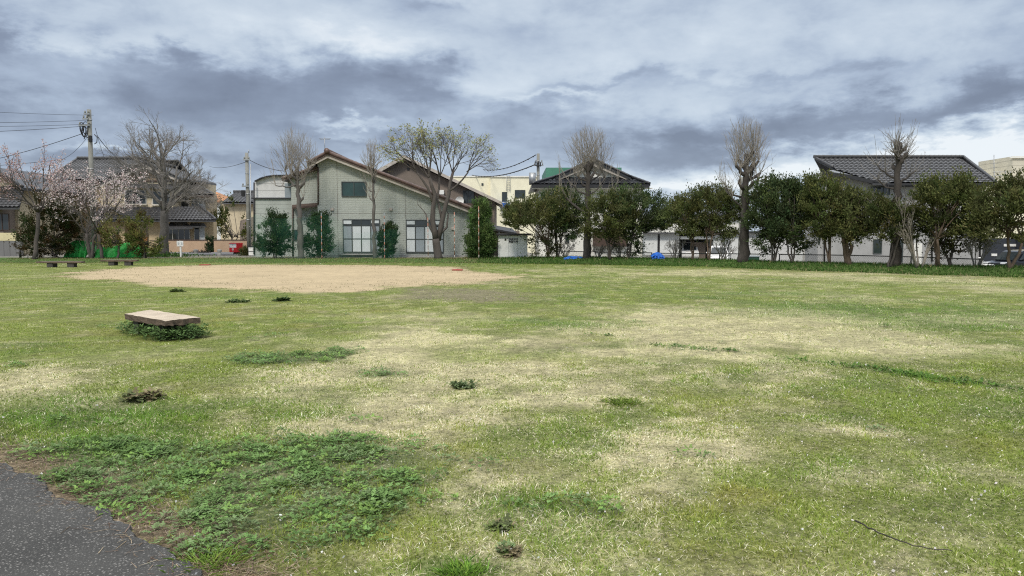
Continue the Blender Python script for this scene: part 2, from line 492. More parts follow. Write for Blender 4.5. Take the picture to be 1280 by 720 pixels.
def build_world():
    w = bpy.data.worlds.new('World'); SC.world = w; w.use_nodes = True
    k = NT(w.node_tree); k.n.clear()
    sky = k.node('ShaderNodeTexSky', sky_type='NISHITA', sun_disc=False)
    sky.sun_elevation = SUN_EL; sky.sun_rotation = SUN_AZ
    bg = k.node('ShaderNodeBackground'); out = k.node('ShaderNodeOutputWorld')
    bg.inputs['Strength'].default_value = .1
    d = k.vm('NORMALIZE', k.node('ShaderNodeTexCoord').outputs['Generated'])
    s = k.node('ShaderNodeSeparateXYZ'); k.l.new(d, s.inputs[0])
    az = k.m('MULTIPLY', k.m('ARCTAN2', s.outputs[0], s.outputs[1]), 180 / PI)
    el = k.m('MULTIPLY', k.m('ARCSINE', s.outputs[2]), 180 / PI)
    # cloud sheet coordinates: features shrink towards the horizon
    inv = k.m('DIVIDE', 1.0, k.m('ADD', k.m('MAXIMUM', s.outputs[2], 0.0), .16))
    c = k.node('ShaderNodeCombineXYZ')
    k.put(c.inputs[0], k.m('MULTIPLY', s.outputs[0], inv)); k.put(c.inputs[1], k.m('MULTIPLY', s.outputs[1], inv))
    cv = c.outputs[0]
    n_big = k.noise(cv, 1.1, 8, .56, .3)
    n_fine = k.noise(cv, 3.4, 8, .6, .2)
    # streaks and billows in bearing / elevation
    c2 = k.node('ShaderNodeCombineXYZ'); k.put(c2.inputs[0], k.m('MULTIPLY', az, .062)); k.put(c2.inputs[1], k.m('MULTIPLY', el, .16))
    n_str = k.noise(c2.outputs[0], 1.4, 9, .6, .35)
    n_w1 = k.noise(c2.outputs[0], 1.9, 6, .6)
    n_w2 = k.noise(k.vm('ADD', c2.outputs[0], (7.3, 2.1, 4.0)), 2.6, 6, .62)
    c3 = k.node('ShaderNodeCombineXYZ'); k.put(c3.inputs[0], k.m('MULTIPLY', az, .1)); k.put(c3.inputs[1], k.m('MULTIPLY', el, .17)); k.put(c3.inputs[2], 3.7)
    n_lump = k.noise(c3.outputs[0], 1.7, 10, .55, .15)
    azw = k.m('MULTIPLY_ADD', k.m('SUBTRACT', n_w1, .5), 12.0, k.m('MULTIPLY_ADD', k.m('SUBTRACT', n_lump, .5), 7.0, az))
    elw = k.m('MULTIPLY_ADD', k.m('SUBTRACT', n_w2, .5), 4.5, k.m('MULTIPLY_ADD', k.m('SUBTRACT', n_lump, .5), 5.0, el))
    blobs = [  # bearing and height of the cloud masses: (px, py, half width, half height, lightness)
        (300, 118, 190, 34, -.40), (420, 100, 130, 26, -.22), (235, 85, 70, 18, -.16), (35, 58, 60, 17, -.36), (40, 140, 120, 30, -.18),
        (270, 160, 280, 24, -.27), (90, 205, 190, 22, -.22), (300, 205, 140, 18, -.2), (520, 118, 70, 14, -.2),
        (545, 12, 45, 10, -.2), (560, 92, 45, 14, -.25), (500, 172, 120, 12, -.12),
        (800, 188, 240, 22, -.34), (1110, 148, 230, 20, -.40), (1260, 122, 110, 20, -.22), (920, 175, 130, 16, -.26),
        (730, 112, 100, 8, -.2), (640, 150, 140, 16, -.2), (640, 50, 130, 26, -.12), (1080, 88, 60, 8, -.18), (960, 105, 90, 7, -.16), (1230, 60, 160, 34, -.1),
        (190, 62, 90, 12, .2), (470, 55, 120, 16, .24), (600, 110, 70, 10, .18), (780, 85, 100, 18, .14),
        (450, 152, 55, 6, .38), (1160, 188, 160, 13, .5), (990, 214, 150, 12, .46), (1250, 172, 90, 12, .3), (840, 228, 90, 9, .4),
        (150, 190, 70, 4, .3), (440, 166, 40, 6, .25), (690, 125, 60, 5, .2), (330, 35, 160, 20, .12), (930, 40, 160, 26, .08),
    ]
    acc = None
    for (u, v, su, sv, amp) in blobs:
        amp = amp * (.86 if amp < 0 else 1.05)
        a0 = math.degrees(math.atan((u - 640) / F)); e0 = math.degrees(math.atan((HOR - v) / F * math.cos(math.radians(a0))))
        ka, ke = 1 / (su * .062), 1 / (sv * .062)
        da = k.m('MULTIPLY_ADD', azw, ka, -a0 * ka); de = k.m('MULTIPLY_ADD', elw, ke, -e0 * ke)
        q = k.m('MULTIPLY_ADD', da, da, k.m('MULTIPLY', de, de))
        g = k.m('POWER', .36788, q)
        acc = k.m('MULTIPLY_ADD', g, amp, acc if acc is not None else .59)
    acc = k.m('MULTIPLY_ADD', k.m('SUBTRACT', n_str, .5), .42, acc)
    acc = k.m('MULTIPLY_ADD', k.m('SUBTRACT', n_lump, .5), .74, acc)
    acc = k.m('MULTIPLY_ADD', k.m('SUBTRACT', n_big, .5), .3, acc)
    acc = k.m('MULTIPLY_ADD', k.m('SUBTRACT', n_fine, .5), .16, acc, clamp=True)
    col = k.ramp(acc, [(0.05, lin(118, 128, 148)), (.26, lin(136, 148, 169)), (.45, lin(166, 180, 200)), (.6, lin(188, 201, 216)), (.8, lin(207, 218, 229)), (1.0, lin(232, 238, 243))])
    # brighter overhead, as under any bright overcast
    zen = k.m('MULTIPLY_ADD', k.node('ShaderNodeMapRange', interpolation_type='SMOOTHSTEP').outputs[0], 1.0, 0.0)
    mr = [n for n in k.n if n.bl_idname == 'ShaderNodeMapRange'][0]
    k.l.new(el, mr.inputs[0]); mr.inputs[1].default_value = 20; mr.inputs[2].default_value = 62; mr.inputs[3].default_value = 10.6 / 2 ** EXPO; mr.inputs[4].default_value = ZENITH * 10 / 2 ** EXPO
    hi = k.node('ShaderNodeMapRange'); k.l.new(el, hi.inputs[0]); hi.inputs[1].default_value = 22; hi.inputs[2].default_value = 50
    col = k.mix(hi.outputs[0], col, k.mix(.8, col, (.55, .54, .52)))
    cl = k.vm('SCALE', col); k.l.new(mr.outputs[0], cl.node.inputs['Scale'])
    fin = k.mix(.93, sky.outputs[0], cl)
    k.l.new(fin, bg.inputs[0]); k.l.new(bg.outputs[0], out.inputs[0])
    w.cycles.sampling_method = 'MANUAL'; w.cycles.sample_map_resolution = 512

ZENITH = 3.6
EXPO = .6
build_world()
sd = bpy.data.lights.new('sun', 'SUN'); so = bpy.data.objects.new('sun', sd); COL.objects.link(so)
sd.energy = 1.5; sd.angle = math.radians(10); sd.color = (1, .93, .82)
dirv = Vector((math.sin(SUN_AZ) * math.cos(SUN_EL), math.cos(SUN_AZ) * math.cos(SUN_EL), math.sin(SUN_EL)))
so.rotation_euler = dirv.to_track_quat('Z', 'Y').to_euler(); so.location = (0, -10, 30)
vs = SC.view_settings
SC.cycles.use_denoising = False; SC.cycles.use_adaptive_sampling = False; SC.cycles.filter_width = 1.15
vs.view_transform = 'Standard'; vs.look = 'None'; vs.gamma = 1; vs.use_curve_mapping = False; vs.exposure = EXPO

# ------------------------------------------------------------------ what grows where
def spot(u, v, ru, rv):
    x, y = gr(u, v)
    d1 = gr(u, max(v - rv, 300))[1]; d0 = gr(u, v + rv)[1]
    return (x, y, ru * y / F, (d1 - d0) / 2)

def blob(x, y, spots, wob=.55, seed=1, fs=1.0):
    s = 0
    wx = (fbm(x * .9 * fs, y * .55 * fs, seed, 4) - .5) * 2; wy = (fbm(x * .9 * fs + 31, y * .55 * fs + 7, seed + 5, 4) - .5) * 2
    for (u, v, ru, rv, a) in spots:
        cx, cy, rx, ry = spot(u, v, ru, rv)
        q = ((x - cx) / rx + wob * wx) ** 2 + ((y - cy) / ry + wob * wy) ** 2
        s = s + a * np.exp(-q * .9)
    return s

DRY = [(60, 472, 80, 26, .9), (110, 500, 60, 14, .5), (480, 425, 50, 14, .9), (560, 455, 150, 40, .75), (640, 500, 120, 40, .5), (600, 425, 120, 18, .6), (720, 470, 100, 26, .7),
       (900, 395, 110, 12, 1.4), (960, 412, 140, 15, 1.7), (1100, 428, 110, 9, 1.4), (880, 420, 110, 14, .8), (820, 432, 120, 16, .8), (860, 460, 120, 16, .5), (930, 470, 80, 18, .5),
       (410, 535, 60, 10, .9), (360, 470, 70, 18, .35), (1180, 350, 120, 4, .8), (1010, 343, 130, 3.5, .75), (880, 339, 100, 2.5, .6), (1240, 362, 60, 5, .6), (1120, 660, 160, 26, .5),
       (1200, 600, 120, 22, .4), (960, 540, 120, 22, .3), (800, 560, 100, 22, .3), (1060, 372, 110, 5, .45), (560, 395, 90, 6, .45), (1230, 400, 60, 8, .35), (700, 580, 120, 40, .25)]
LUSH = [(40, 540, 90, 26, 1.0), (90, 560, 70, 20, 1.0), (690, 402, 80, 9, .8), (1010, 385, 110, 10, .55), (1160, 396, 130, 16, .7), (60, 515, 120, 24, .9), (200, 540, 130, 26, .7), (1200, 630, 90, 20, .8), (1150, 590, 60, 14, .4), (1140, 505, 80, 12, .5),
        (560, 708, 60, 20, .8), (280, 690, 80, 22, .7), (30, 440, 60, 8, .5), (1250, 520, 60, 20, .4), (860, 650, 80, 26, .35), (660, 625, 60, 14, .6), (450, 330, 500, 1.5, .5), (330, 700, 100, 20, .5),
        (1000, 490, 60, 14, .35), (600, 480, 40, 6, .4), (470, 468, 50, 6, .5), (900, 368, 160, 6, .5), (230, 372, 90, 3, .3)]
WEED = [(100, 562, 70, 16, .9), (40, 532, 60, 18, .7), (170, 570, 90, 16, .8), (120, 590, 45, 22, .9), (230, 600, 110, 34, 1.1), (350, 600, 120, 45, 1.2), (460, 600, 90, 38, 1.1), (330, 650, 110, 26, 1.0), (240, 640, 60, 22, .9), (440, 660, 70, 20, .65), (390, 560, 120, 14, .8), (360, 447, 65, 7, 1.2), (430, 440, 26, 5, .8), (330, 452, 40, 6, .8),
        (728, 637, 42, 12, 1.4), (640, 635, 36, 9, .8), (480, 467, 26, 4, .8), (30, 458, 24, 4, .7), (660, 668, 40, 10, .3)]
STRIP = [(700, 412), (760, 420), (830, 432), (900, 438), (950, 442), (1010, 452), (1080, 461), (1150, 470), (1240, 482)]
DIRT = [(575, 368, 65, 6, 2.0), (600, 372, 45, 4, 1.5), (620, 372, 30, 3, .6), (520, 362, 60, 3, .6), (640, 352, 50, 4, .4), (330, 580, 40, 6, .35), (640, 660, 60, 12, .5), (430, 630, 60, 14, .35), (1020, 690, 120, 14, .35), (900, 570, 60, 8, .3), (180, 508, 40, 5, .4)]
MOSS = [(920, 610, 110, 26, .9), (760, 620, 120, 34, .7), (560, 540, 120, 24, .6), (900, 690, 160, 24, .7), (640, 580, 80, 24, .6), (260, 400, 160, 14, .5), (400, 385, 200, 8, .5), (800, 360, 120, 5, .4), (120, 420, 100, 14, .5)]
SANDP = [(84, 342), (100, 347.5), (150, 353), (250, 360.5), (330, 363.5), (400, 364.5), (470, 363), (520, 359), (565, 355), (610, 351.5), (650, 347.5), (648, 344), (600, 337.5), (560, 333.5), (480, 331.2), (380, 330.8), (280, 330.8), (190, 333), (120, 337.5)]
SANDW = [gr(u, v) for u, v in SANDP]

def poly_sd(x, y, P):
    """signed distance to a polygon, positive inside"""
    d = np.full(np.shape(x), 1e9); ins = np.zeros(np.shape(x), bool)
    n = len(P)
    for i in range(n):
        ax, ay = P[i]; bx, by = P[(i + 1) % n]
        ex, ey = bx - ax, by - ay
        t = np.clip(((x - ax) * ex + (y - ay) * ey) / (ex * ex + ey * ey + 1e-12), 0, 1)
        d = np.minimum(d, (x - ax - t * ex) ** 2 + (y - ay - t * ey) ** 2)
        c = ((ay > y) != (by > y)) & (x < (bx - ax) * (y - ay) / (by - ay + 1e-12) + ax)
        ins ^= c
    return np.where(ins, 1, -1) * np.sqrt(d)

PATH_E = [gr(u, v) for u, v in ((-60, 560), (0, 583), (60, 612), (130, 652), (200, 695), (240, 726), (275, 765))]
PATHW = PATH_E + [(PATH_E[-1][0] + .35, PATH_E[-1][1] - .55), (.2, 1.2), (1.0, -3), (-9, -3), (-9, 7.5)]

def strip_d(x, y):
    P = [gr(u, v) for u, v in STRIP]; d = np.full(np.shape(x), 1e9)
    for (ax, ay), (bx, by) in zip(P[:-1], P[1:]):
        ex, ey = bx - ax, by - ay
        t = np.clip(((x - ax) * ex + (y - ay) * ey) / (ex * ex + ey * ey), 0, 1)
        d = np.minimum(d, np.hypot(x - ax - t * ex, y - ay - t * ey))
    return d

def field(x, y):
    x = np.asarray(x, float); y = np.asarray(y, float)
    wide = fbm(x * .22, y * .22, 3, 4); mid = fbm(x * .8, y * .8, 9, 4); fin = fbm(x * 3.1, y * 3.1, 15, 3)
    dry = blob(x, y, DRY, .5, 20) * (.35 + 1.3 * sstep(.3, .65, mid)) + .4 * sstep(.5, .68, wide) * sstep(.4, .62, mid) + .5 * sstep(.56, .75, fin)
    lush = blob(x, y, LUSH, .5, 50) * (.4 + 1.2 * sstep(.35, .65, mid)) + .45 * sstep(.5, .62, fbm(x * .6 + 5, y * .6, 77, 4)) * sstep(.45, .6, fbm(x * 1.9, y * 1.9, 79, 3)) + .3 * sstep(1, 9, x) * sstep(.4, .6, mid)
    weed = blob(x, y, WEED, .35, 90, 1.6); weed = sstep(.22, 1.0, weed + 1.0 * (fin - .5) + .7 * (mid - .5))
    sd_ = strip_d(x, y) + (fbm(x * 1.4, y * 1.4, 61, 3) - .5) * .5
    strip = sstep(.24, .05, sd_) * sstep(.3, .55, fbm(x * .9, y * .9, 63, 3) + .1)
    clump = fbm(x * 3.6 + 3, y * 3.2, 610, 3); clump2 = fbm(x * 9 + 1, y * 8, 620, 2)
    dirt = np.clip(blob(x, y, DIRT, .6, 120) * sstep(.3, .6, mid), 0, 1) + .35 * sstep(.66, .78, fbm(x * 1.3, y * 1.3, 33, 4))
    moss = np.clip(blob(x, y, MOSS, .5, 140), 0, 1) * sstep(.35, .6, fbm(x * 1.7, y * 1.7, 143, 3)) + .4 * sstep(.52, .7, fbm(x * 1.1 + 9, y * 1.1, 147, 4))
    ps = poly_sd(x, y, SANDW) + (fbm(x * .7, y * .7, 160, 4) - .5) * 3.2 * sstep(40, 34, y) + (fbm(x * 3, y * 3, 166, 3) - .5) * .9
    sand = sstep(-.5, .5, ps)
    ra = sstep(3.5, 5.8, x) if False else 0
    dp = -poly_sd(x, y, PATHW)                       # distance outside the path
    edge = sstep(.55, .08, dp + (fbm(x * 5, y * 5, 170, 3) - .5) * .35)
    t = y - edge_y(x)
    bank = sstep(-.15, .25, t + (fbm(x * 2, y * 2, 180, 3) - .5) * .5)
    far = sstep(5.5, 7, t) * sstep(-4, 2, x) + sstep(3.2, 4.0, t) * sstep(0, -4, x)
    return dict(dry=np.clip(dry, 0, 1), lush=np.clip(lush, 0, 1), weed=np.clip(weed, 0, 1), strip=strip, dirt=np.clip(dirt, 0, 1), moss=np.clip(moss, 0, 1),
                sand=sand, edge=edge, dp=dp, bank=bank, far=np.clip(far, 0, 1), ps=ps, t=t, clump=clump, clump2=clump2)

C_G = np.array((.14, .17, .043)); C_LUSH = np.array((.08, .13, .03)); C_DRY = np.array((.41, .37, .22)); C_WEED = np.array((.075, .1, .045))
C_DIRT = np.array((.17, .14, .105)); C_MOSS = np.array((.17, .165, .05)); C_SAND = np.array((.425, .34, .215)); C_BANK = np.array((.05, .105, .022)); C_FAR = np.array((.2, .19, .17))

def lerp(a, b, f):
    return a + (b - a) * f[..., None]

def ground_colour(x, y, m):
    c = np.broadcast_to(C_G, np.shape(x) + (3,)).copy()
    c = lerp(c, C_MOSS, m['moss'] * .8)
    c = lerp(c, C_LUSH, m['lush'] * .8)
    c = lerp(c, C_DRY, np.clip(m['dry'] * (1 - .5 * m['lush']), 0, 1) * .85)
    c = c * (.82 + .36 * sstep(.25, .75, m['clump']))[..., None]
    c = lerp(c, C_DIRT, m['dirt'] * .7)
    c = lerp(c, C_WEED, np.maximum(m['weed'] * .75, m['strip'] * .2))
    c = lerp(c, C_SAND * (0.9 + .2 * fbm(x * .5, y * .9, 201, 4))[..., None], m['sand'])
    c = lerp(c, C_BANK, m['bank'] * .9)
    c = lerp(c, C_FAR, m['far'])
    c = lerp(c, np.array((.16, .12, .085)), m['edge'] * .85)
    return c

# ------------------------------------------------------------------ the ground: one sheet out to the horizon
def axis(segs):
    out = []
    for a, b, st in segs: out.append(np.arange(a, b - 1e-6, st))
    return np.concatenate(out + [[segs[-1][1]]])
gx = axis([(-900, -100, 80), (-100, -36, 4), (-36, -12, .4), (-12, -5, .2), (-5, 5, .09), (5, 12, .2), (12, 30, .35), (30, 100, 4), (100, 900, 80)])
gy = axis([(-60, -4, 8), (-4, 2, .5), (2, 7, .09), (7, 14, .14), (14, 30, .22), (30, 52, .35), (52, 100, 3), (100, 1800, 100)])
GX, GY = np.meshgrid(gx, gy)
GZ = height(GX, GY)
fm = field(GX, GY)
gc = ground_colour(GX, GY, fm)
nx, ny = len(gx), len(gy)
idx = np.arange(nx * ny).reshape(ny, nx)
FQ = np.stack([idx[:-1, :-1], idx[:-1, 1:], idx[1:, 1:], idx[1:, :-1]], -1).reshape(-1, 4)

def ground_mat():
    m, k, b, o = new_mat('ground')
    a = k.node('ShaderNodeAttribute', attribute_name='tint').outputs['Color']
    sa = k.node('ShaderNodeAttribute', attribute_name='sandy').outputs['Fac']
    g = k.node('ShaderNodeNewGeometry').outputs['Position']
    n1 = k.noise(g, 26, 5, .7); n2 = k.noise(g, 7, 5, .65); n3 = k.noise(g, 90, 3, .7)
    v = k.m('ADD', k.m('MULTIPLY', n1, .5), k.m('ADD', k.m('MULTIPLY', n2, .35), k.m('MULTIPLY', n3, .25)))
    f = k.ramp(v, [(.4, .3), (.53, .9), (.68, 1.7)])
    grassy = k.mix(1, a, f, 'MULTIPLY')
    straw = k.mix(k.ramp(n1, [(.55, 0), (.72, .5)]), grassy, (.38, .33, .18))
    # trodden sand: fine grain, footmarks and damp darker blotches
    n4 = k.noise(k.vm('MULTIPLY', g, (1, 1, 1)), 2.2, 6, .6); n5 = k.noise(g, .45, 5, .55)
    sf = k.ramp(k.m('ADD', k.m('MULTIPLY', n4, .5), k.m('ADD', k.m('MULTIPLY', n5, .3), k.m('MULTIPLY', n3, .2))), [(.34, .72), (.5, .98), (.66, 1.12)])
    sandc = k.mix(1, a, sf, 'MULTIPLY')
    n6 = k.noise(k.vm('MULTIPLY', g, (1, .7, 1)), 4.2, 5, .65)
    sandc = k.mix(k.ramp(n6, [(.64, 0), (.7, .4)]), sandc, (.17, .135, .09))
    k.l.new(k.mix(sa, straw, sandc), b.inputs['Base Color'])
    b.inputs['Roughness'].default_value = .95; b.inputs['Specular IOR Level'].default_value = .15
    bp = k.node('ShaderNodeBump'); bp.inputs['Strength'].default_value = .8; bp.inputs['Distance'].default_value = .03
    k.l.new(v, bp.inputs['Height']); k.l.new(bp.outputs[0], b.inputs['Normal'])
    return m
ground = np_mesh('ground', np.stack([GX, GY, GZ], -1).reshape(-1, 3), 4, ground_mat(), None, (0, 0, 0), gc.reshape(-1, 3), True, [(FQ, 4)])
ground['kind'] = 'structure'
sa_ = ground.data.attributes.new('sandy', 'FLOAT', 'POINT')
sa_.data.foreach_set('value', np.clip(fm['sand'] * (1 - fm['bank']), 0, 1).astype(np.float32).reshape(-1))

# ------------------------------------------------------------------ asphalt path
def asphalt(name, base):
    m, k, b, o = new_mat(name)
    g = k.node('ShaderNodeNewGeometry').outputs['Position']
    def stones(scale, hi):
        vo = k.node('ShaderNodeTexVoronoi'); k.l.new(g, vo.inputs['Vector']); vo.inputs['Scale'].default_value = scale
        w = k.node('ShaderNodeSeparateColor'); k.l.new(vo.outputs['Color'], w.inputs[0])
        return k.m('MULTIPLY', k.m('GREATER_THAN', w.outputs[0], hi), k.m('LESS_THAN', vo.outputs['Distance'], .42)), vo.outputs['Distance']
    s1, d1 = stones(85, .78); s2, d2 = stones(150, .7)
    n = k.noise(g, 1.6, 5, .6)
    c = k.mix(k.ramp(n, [(.35, 0), (.65, 1)]), tuple(x * .75 for x in base), tuple(x * 1.25 for x in base))
    c = k.mix(k.m('MULTIPLY', s2, .5), c, (.17, .165, .155)); c = k.mix(k.m('MULTIPLY', s1, .6), c, (.28, .27, .255))
    k.l.new(c, b.inputs['Base Color']); b.inputs['Roughness'].default_value = .9
    bp = k.node('ShaderNodeBump'); bp.inputs['Strength'].default_value = .9; bp.inputs['Distance'].default_value = .006; bp.invert = True
    k.l.new(d1, bp.inputs['Height']); k.l.new(bp.outputs[0], b.inputs['Normal'])
    return m
M['asphalt'] = asphalt('path_asphalt', (.046, .045, .042)); M['road'] = mat('road_asphalt', (.17, .17, .175), .9, .15, 1, .2, 50)
pe = []
for i in range(len(PATH_E) - 1):
    a, b = np.array(PATH_E[i]), np.array(PATH_E[i + 1])
    for q in np.linspace(0, 1, 26)[:-1]:
        p = a + (b - a) * q; nrm = np.array([-(b - a)[1], (b - a)[0]]); nrm /= np.linalg.norm(nrm)
        pe.append(tuple(p + nrm * ((float(fbm(p[0] * 3, p[1] * 3, 300, 4)) - .5) * .22 + (float(vnoise(p[0] * 23, p[1] * 23, 5)) - .5) * .035)))
mb = MB()
far_side = [(p[0] - 9, p[1] - 5) for p in pe]
vs_ = [(x, y, .02) for x, y in pe] + [(x, y, .02) for x, y in far_side] + [(x + .015, y + .01, -.03) for x, y in pe]
n_ = len(pe)
mb.add(vs_, [(i, n_ + i, n_ + i + 1, i + 1) for i in range(n_ - 1)] + [(i, i + 1, 2 * n_ + i + 1, 2 * n_ + i) for i in range(n_ - 1)])
path = mb.build('path', M['asphalt']); path['kind'] = 'structure'

# ------------------------------------------------------------------ grass: near blades as bent strips, far blades as single faces
def grass_points():
    P = []
    for (y0, y1, dens) in ((2.9, 4.5, 9000), (4.5, 6.5, 6500), (6.5, 9, 3600), (9, 13, 1700), (13, 19, 600), (19, 28, 260), (28, 44, 110)):
        w = 2 * .86 * y1; n = int((y1 - y0) * w * dens)
        y = rng.uniform(y0, y1, n); x = rng.uniform(-w / 2, w / 2, n)
        k = np.abs(x) < .74 * y + .8
        P.append(np.stack([x[k], y[k]], 1))
    return np.concatenate(P)
gp = grass_points()
gm = field(gp[:, 0], gp[:, 1])
keep = rng.random(len(gp)) < np.clip(1 - 1.25 * gm['sand'], 0, 1) * (1 - .9 * np.clip(gm['edge'] - .1, 0, 1)) * (1 - .55 * gm['dirt']) * (1 - .35 * gm['weed'])
keep &= (gm['t'] < -.05) & (gm['dp'] > .03)
gp = gp[keep]; gm = {k: v[keep] for k, v in gm.items()}

def blade_mesh(name, P, m, H, W, tint, tilt, material=None):
    n = len(P); x, y = P[:, 0], P[:, 1]
    z = height(x, y) - .004
    az = rng.uniform(0, 2 * PI, n); d = np.stack([np.cos(az), np.sin(az), np.zeros(n)], 1)
    wv = np.stack([-np.sin(az + rng.normal(0, .6, n)), np.cos(az + rng.normal(0, .6, n)), np.zeros(n)], 1)
    B = np.stack([x, y, z], 1); up = np.array([0, 0, 1.0])
    s1, c1 = np.sin(tilt)[:, None], np.cos(tilt)[:, None]
    t2 = np.clip(tilt + rng.uniform(.1, .7, n), 0, 1.62); s2, c2 = np.sin(t2)[:, None], np.cos(t2)[:, None]
    h = H[:, None]; w = (W / 2)[:, None]
    mid = B + (d * s1 + up * c1) * h * .5; tip = mid + (d * s2 + up * c2) * h * .55
    near = y < 9
    V1 = np.stack([B - wv * w, B + wv * w, mid + wv * w * .8, mid - wv * w * .8, tip], 1)[near].reshape(-1, 3)
    V2 = np.stack([B - wv * w, B + wv * w, tip], 1)[~near].reshape(-1, 3)
    n1 = near.sum(); i0 = np.arange(n1)[:, None] * 5
    q = i0 + np.array([0, 1, 2, 3]); tr = i0 + np.array([3, 2, 4])
    t3 = np.arange(len(V2)).reshape(-1, 3) + len(V1)
    tn = np.concatenate([np.repeat(tint[near], 5, 0), np.repeat(tint[~near], 3, 0)])
    o = np_mesh(name, np.concatenate([V1, V2]), 3, M['blade'] if material is None else material, None, (0, 0, 0), tn, False, [(q, 4), (np.concatenate([tr, t3]), 3)])
    return o

n = len(gp)
u = rng.random(n)
pd = np.clip(.2 + .55 * (sstep(.6, .35, gm['clump']) - .35) * (1 - gm['lush']) * .5 + .62 * gm['dry'] * (1 - .6 * gm['lush']) - .25 * gm['weed'], .04, .8)
isdry = u < pd
lush = np.clip(gm['lush'] + gm['strip'], 0, 1)
col = np.where(isdry[:, None], lerp(np.array([.84, .79, .6]), np.array([.5, .42, .25]), rng.random(n) ** 1.8),
               lerp(lerp(np.broadcast_to(np.array([.2, .262, .052]), (n, 3)), np.array([.12, .235, .038]), np.clip(lush * .9 + rng.normal(0, .15, n), 0, 1)), np.array([.29, .285, .068]), np.clip(gm['moss'] * .8 + rng.normal(0, .2, n), 0, 1)))
col = col * rng.uniform(.66, 1.3, (n, 1)) * (.76 + .48 * sstep(.28, .7, .6 * gm['clump'] + .4 * gm['clump2']))[:, None]
dist = gp[:, 1]
H = (.015 + .016 * rng.random(n)) * (.75 + .7 * sstep(.35, .7, gm['clump'])) * (1 + .55 * lush) * np.where(isdry, 1.35, 1.0) * (1 + .015 * dist)
W = np.where(isdry, .0019, .0024) * (1 + dist * .19) * rng.uniform(.7, 1.3, n)
tilt = np.where(isdry, rng.uniform(.9, 1.5, n), rng.uniform(.25, 1.1, n))
grass = blade_mesh('grass', gp, gm, H, W, np.clip(col, 0, 1), tilt)
tag(grass, 'short patchy lawn of green blades and matted straw', 'grass', kind='stuff')

# longer grass on the bank and along the far edge of the field
nb = 90000
bx = rng.uniform(-30, 26, nb); bt = rng.random(nb) ** 1.2 * 6.0 - .35
by = edge_y(bx) + bt
k_ = (np.abs(bx) < .74 * by + 1) & (rng.random(nb) < np.where(bx > -3, 1, np.where(bt < 2.2, .7, .25)))
bp_ = np.stack([bx, by], 1)[k_]; nb = len(bp_)
bmx = field(bp_[:, 0], bp_[:, 1])
br_ = sstep(-5, 0, bp_[:, 0])
bc = lerp(np.broadcast_to(np.array([.16, .17, .06]), (nb, 3)), np.array([.05, .125, .022]), np.clip(br_ + rng.normal(0, .2, nb), 0, 1)) * rng.uniform(.6, 1.35, (nb, 1))
dd = rng.random(nb) < np.where(bp_[:, 0] < -2, .35, .08); bc[dd] = np.array([.4, .33, .19]) * rng.uniform(.7, 1.2, (dd.sum(), 1))
bank_grass = blade_mesh('bank_grass', bp_, bmx, rng.uniform(.05, .15, nb) * (.5 + .6 * br_), rng.uniform(.018, .034, nb), np.clip(bc, 0, 1), rng.uniform(.1, .8, nb))
tag(bank_grass, 'taller dark green grass on the low bank under the trees', 'grass', kind='stuff')

# grass creeping into the sand along its rim
ne = 110000
ex, ey = rng.uniform(-24, 6, ne), rng.uniform(19, 41, ne); em = field(ex, ey)
k_ = (em['ps'] > -.6) & (em['t'] < 0) & (rng.random(ne) < .9 * np.exp(-np.clip(em['ps'], 0, 9) / 1.6)) & (fbm(ex * 1.7, ey * 1.7, 700, 3) > .47)
ep = np.stack([ex, ey], 1)[k_]; ne = len(ep)
rim_grass = blade_mesh('rim_grass', ep, em, rng.uniform(.02, .055, ne), rng.uniform(.012, .024, ne), tints(ne, [(.12, .14, .05), (.16, .16, .06), (.09, .1, .045), (.3, .26, .15)], .25), rng.uniform(.2, 1.1, ne))
tag(rim_grass, 'thin grass creeping into the rim of the bare sand', 'grass', kind='stuff')

# leafy weeds: little lobed leaves in low rosettes
def lobed(C, size, az, tilt, r=rng):
    """five-lobed leaf: rhombic lobes fanned round a stalk; returns vertices (n*5*4,3)"""
    n = len(C); out = []
    f = np.stack([np.cos(az) * np.cos(tilt), np.sin(az) * np.cos(tilt), np.sin(tilt)], 1)
    side = np.stack([-np.sin(az), np.cos(az), np.zeros(n)], 1)
    for a, l, off in ((0, 1.0, .45), (.75, .7, .25), (-.75, .7, .25), (1.15, .5, .02), (-1.15, .5, .02)):
        dv = f * math.cos(a) + side * math.sin(a); nv = np.cross(dv, np.cross(f, side)); nv /= np.linalg.norm(nv, axis=1)[:, None] + 1e-9
        s = size[:, None]; p = C + f * s * off
        dro = np.array([0, 0, -.12])
        out.append(np.stack([p, p + dv * s * l * .45 + nv * s * .27, p + dv * s * l * .78 + dro * s, p + dv * s * l * .45 - nv * s * .27], 1))
    return np.stack(out, 1).reshape(-1, 3)

def rosette(centres, nleaf, rad, hgt, lsize, cols, r=rng):
    gi = np.repeat(np.arange(len(centres)), nleaf); n = len(gi)
    az = r.uniform(0, 2 * PI, n); rr = r.random(n) ** .6
    sc = r.uniform(.6, 1.35, len(centres))[gi]
    C = np.stack([centres[gi, 0] + np.cos(az) * rr * rad * sc, centres[gi, 1] + np.sin(az) * rr * rad * sc, centres[gi, 2] + (1 - rr ** 2) * hgt * sc + r.uniform(0, .25, n) * hgt + .004], 1)
    V = lobed(C, lsize * r.uniform(.6, 1.3, n) * sc ** .5, az + r.normal(0, .7, n), r.uniform(-.2, .8, n), r)
    ci = r.integers(0, len(cols), len(centres))[gi]
    t = np.array(cols)[ci] * r.uniform(.7, 1.35, (n, 1))
    return V, np.repeat(np.clip(t, 0, 1), 20, 0)

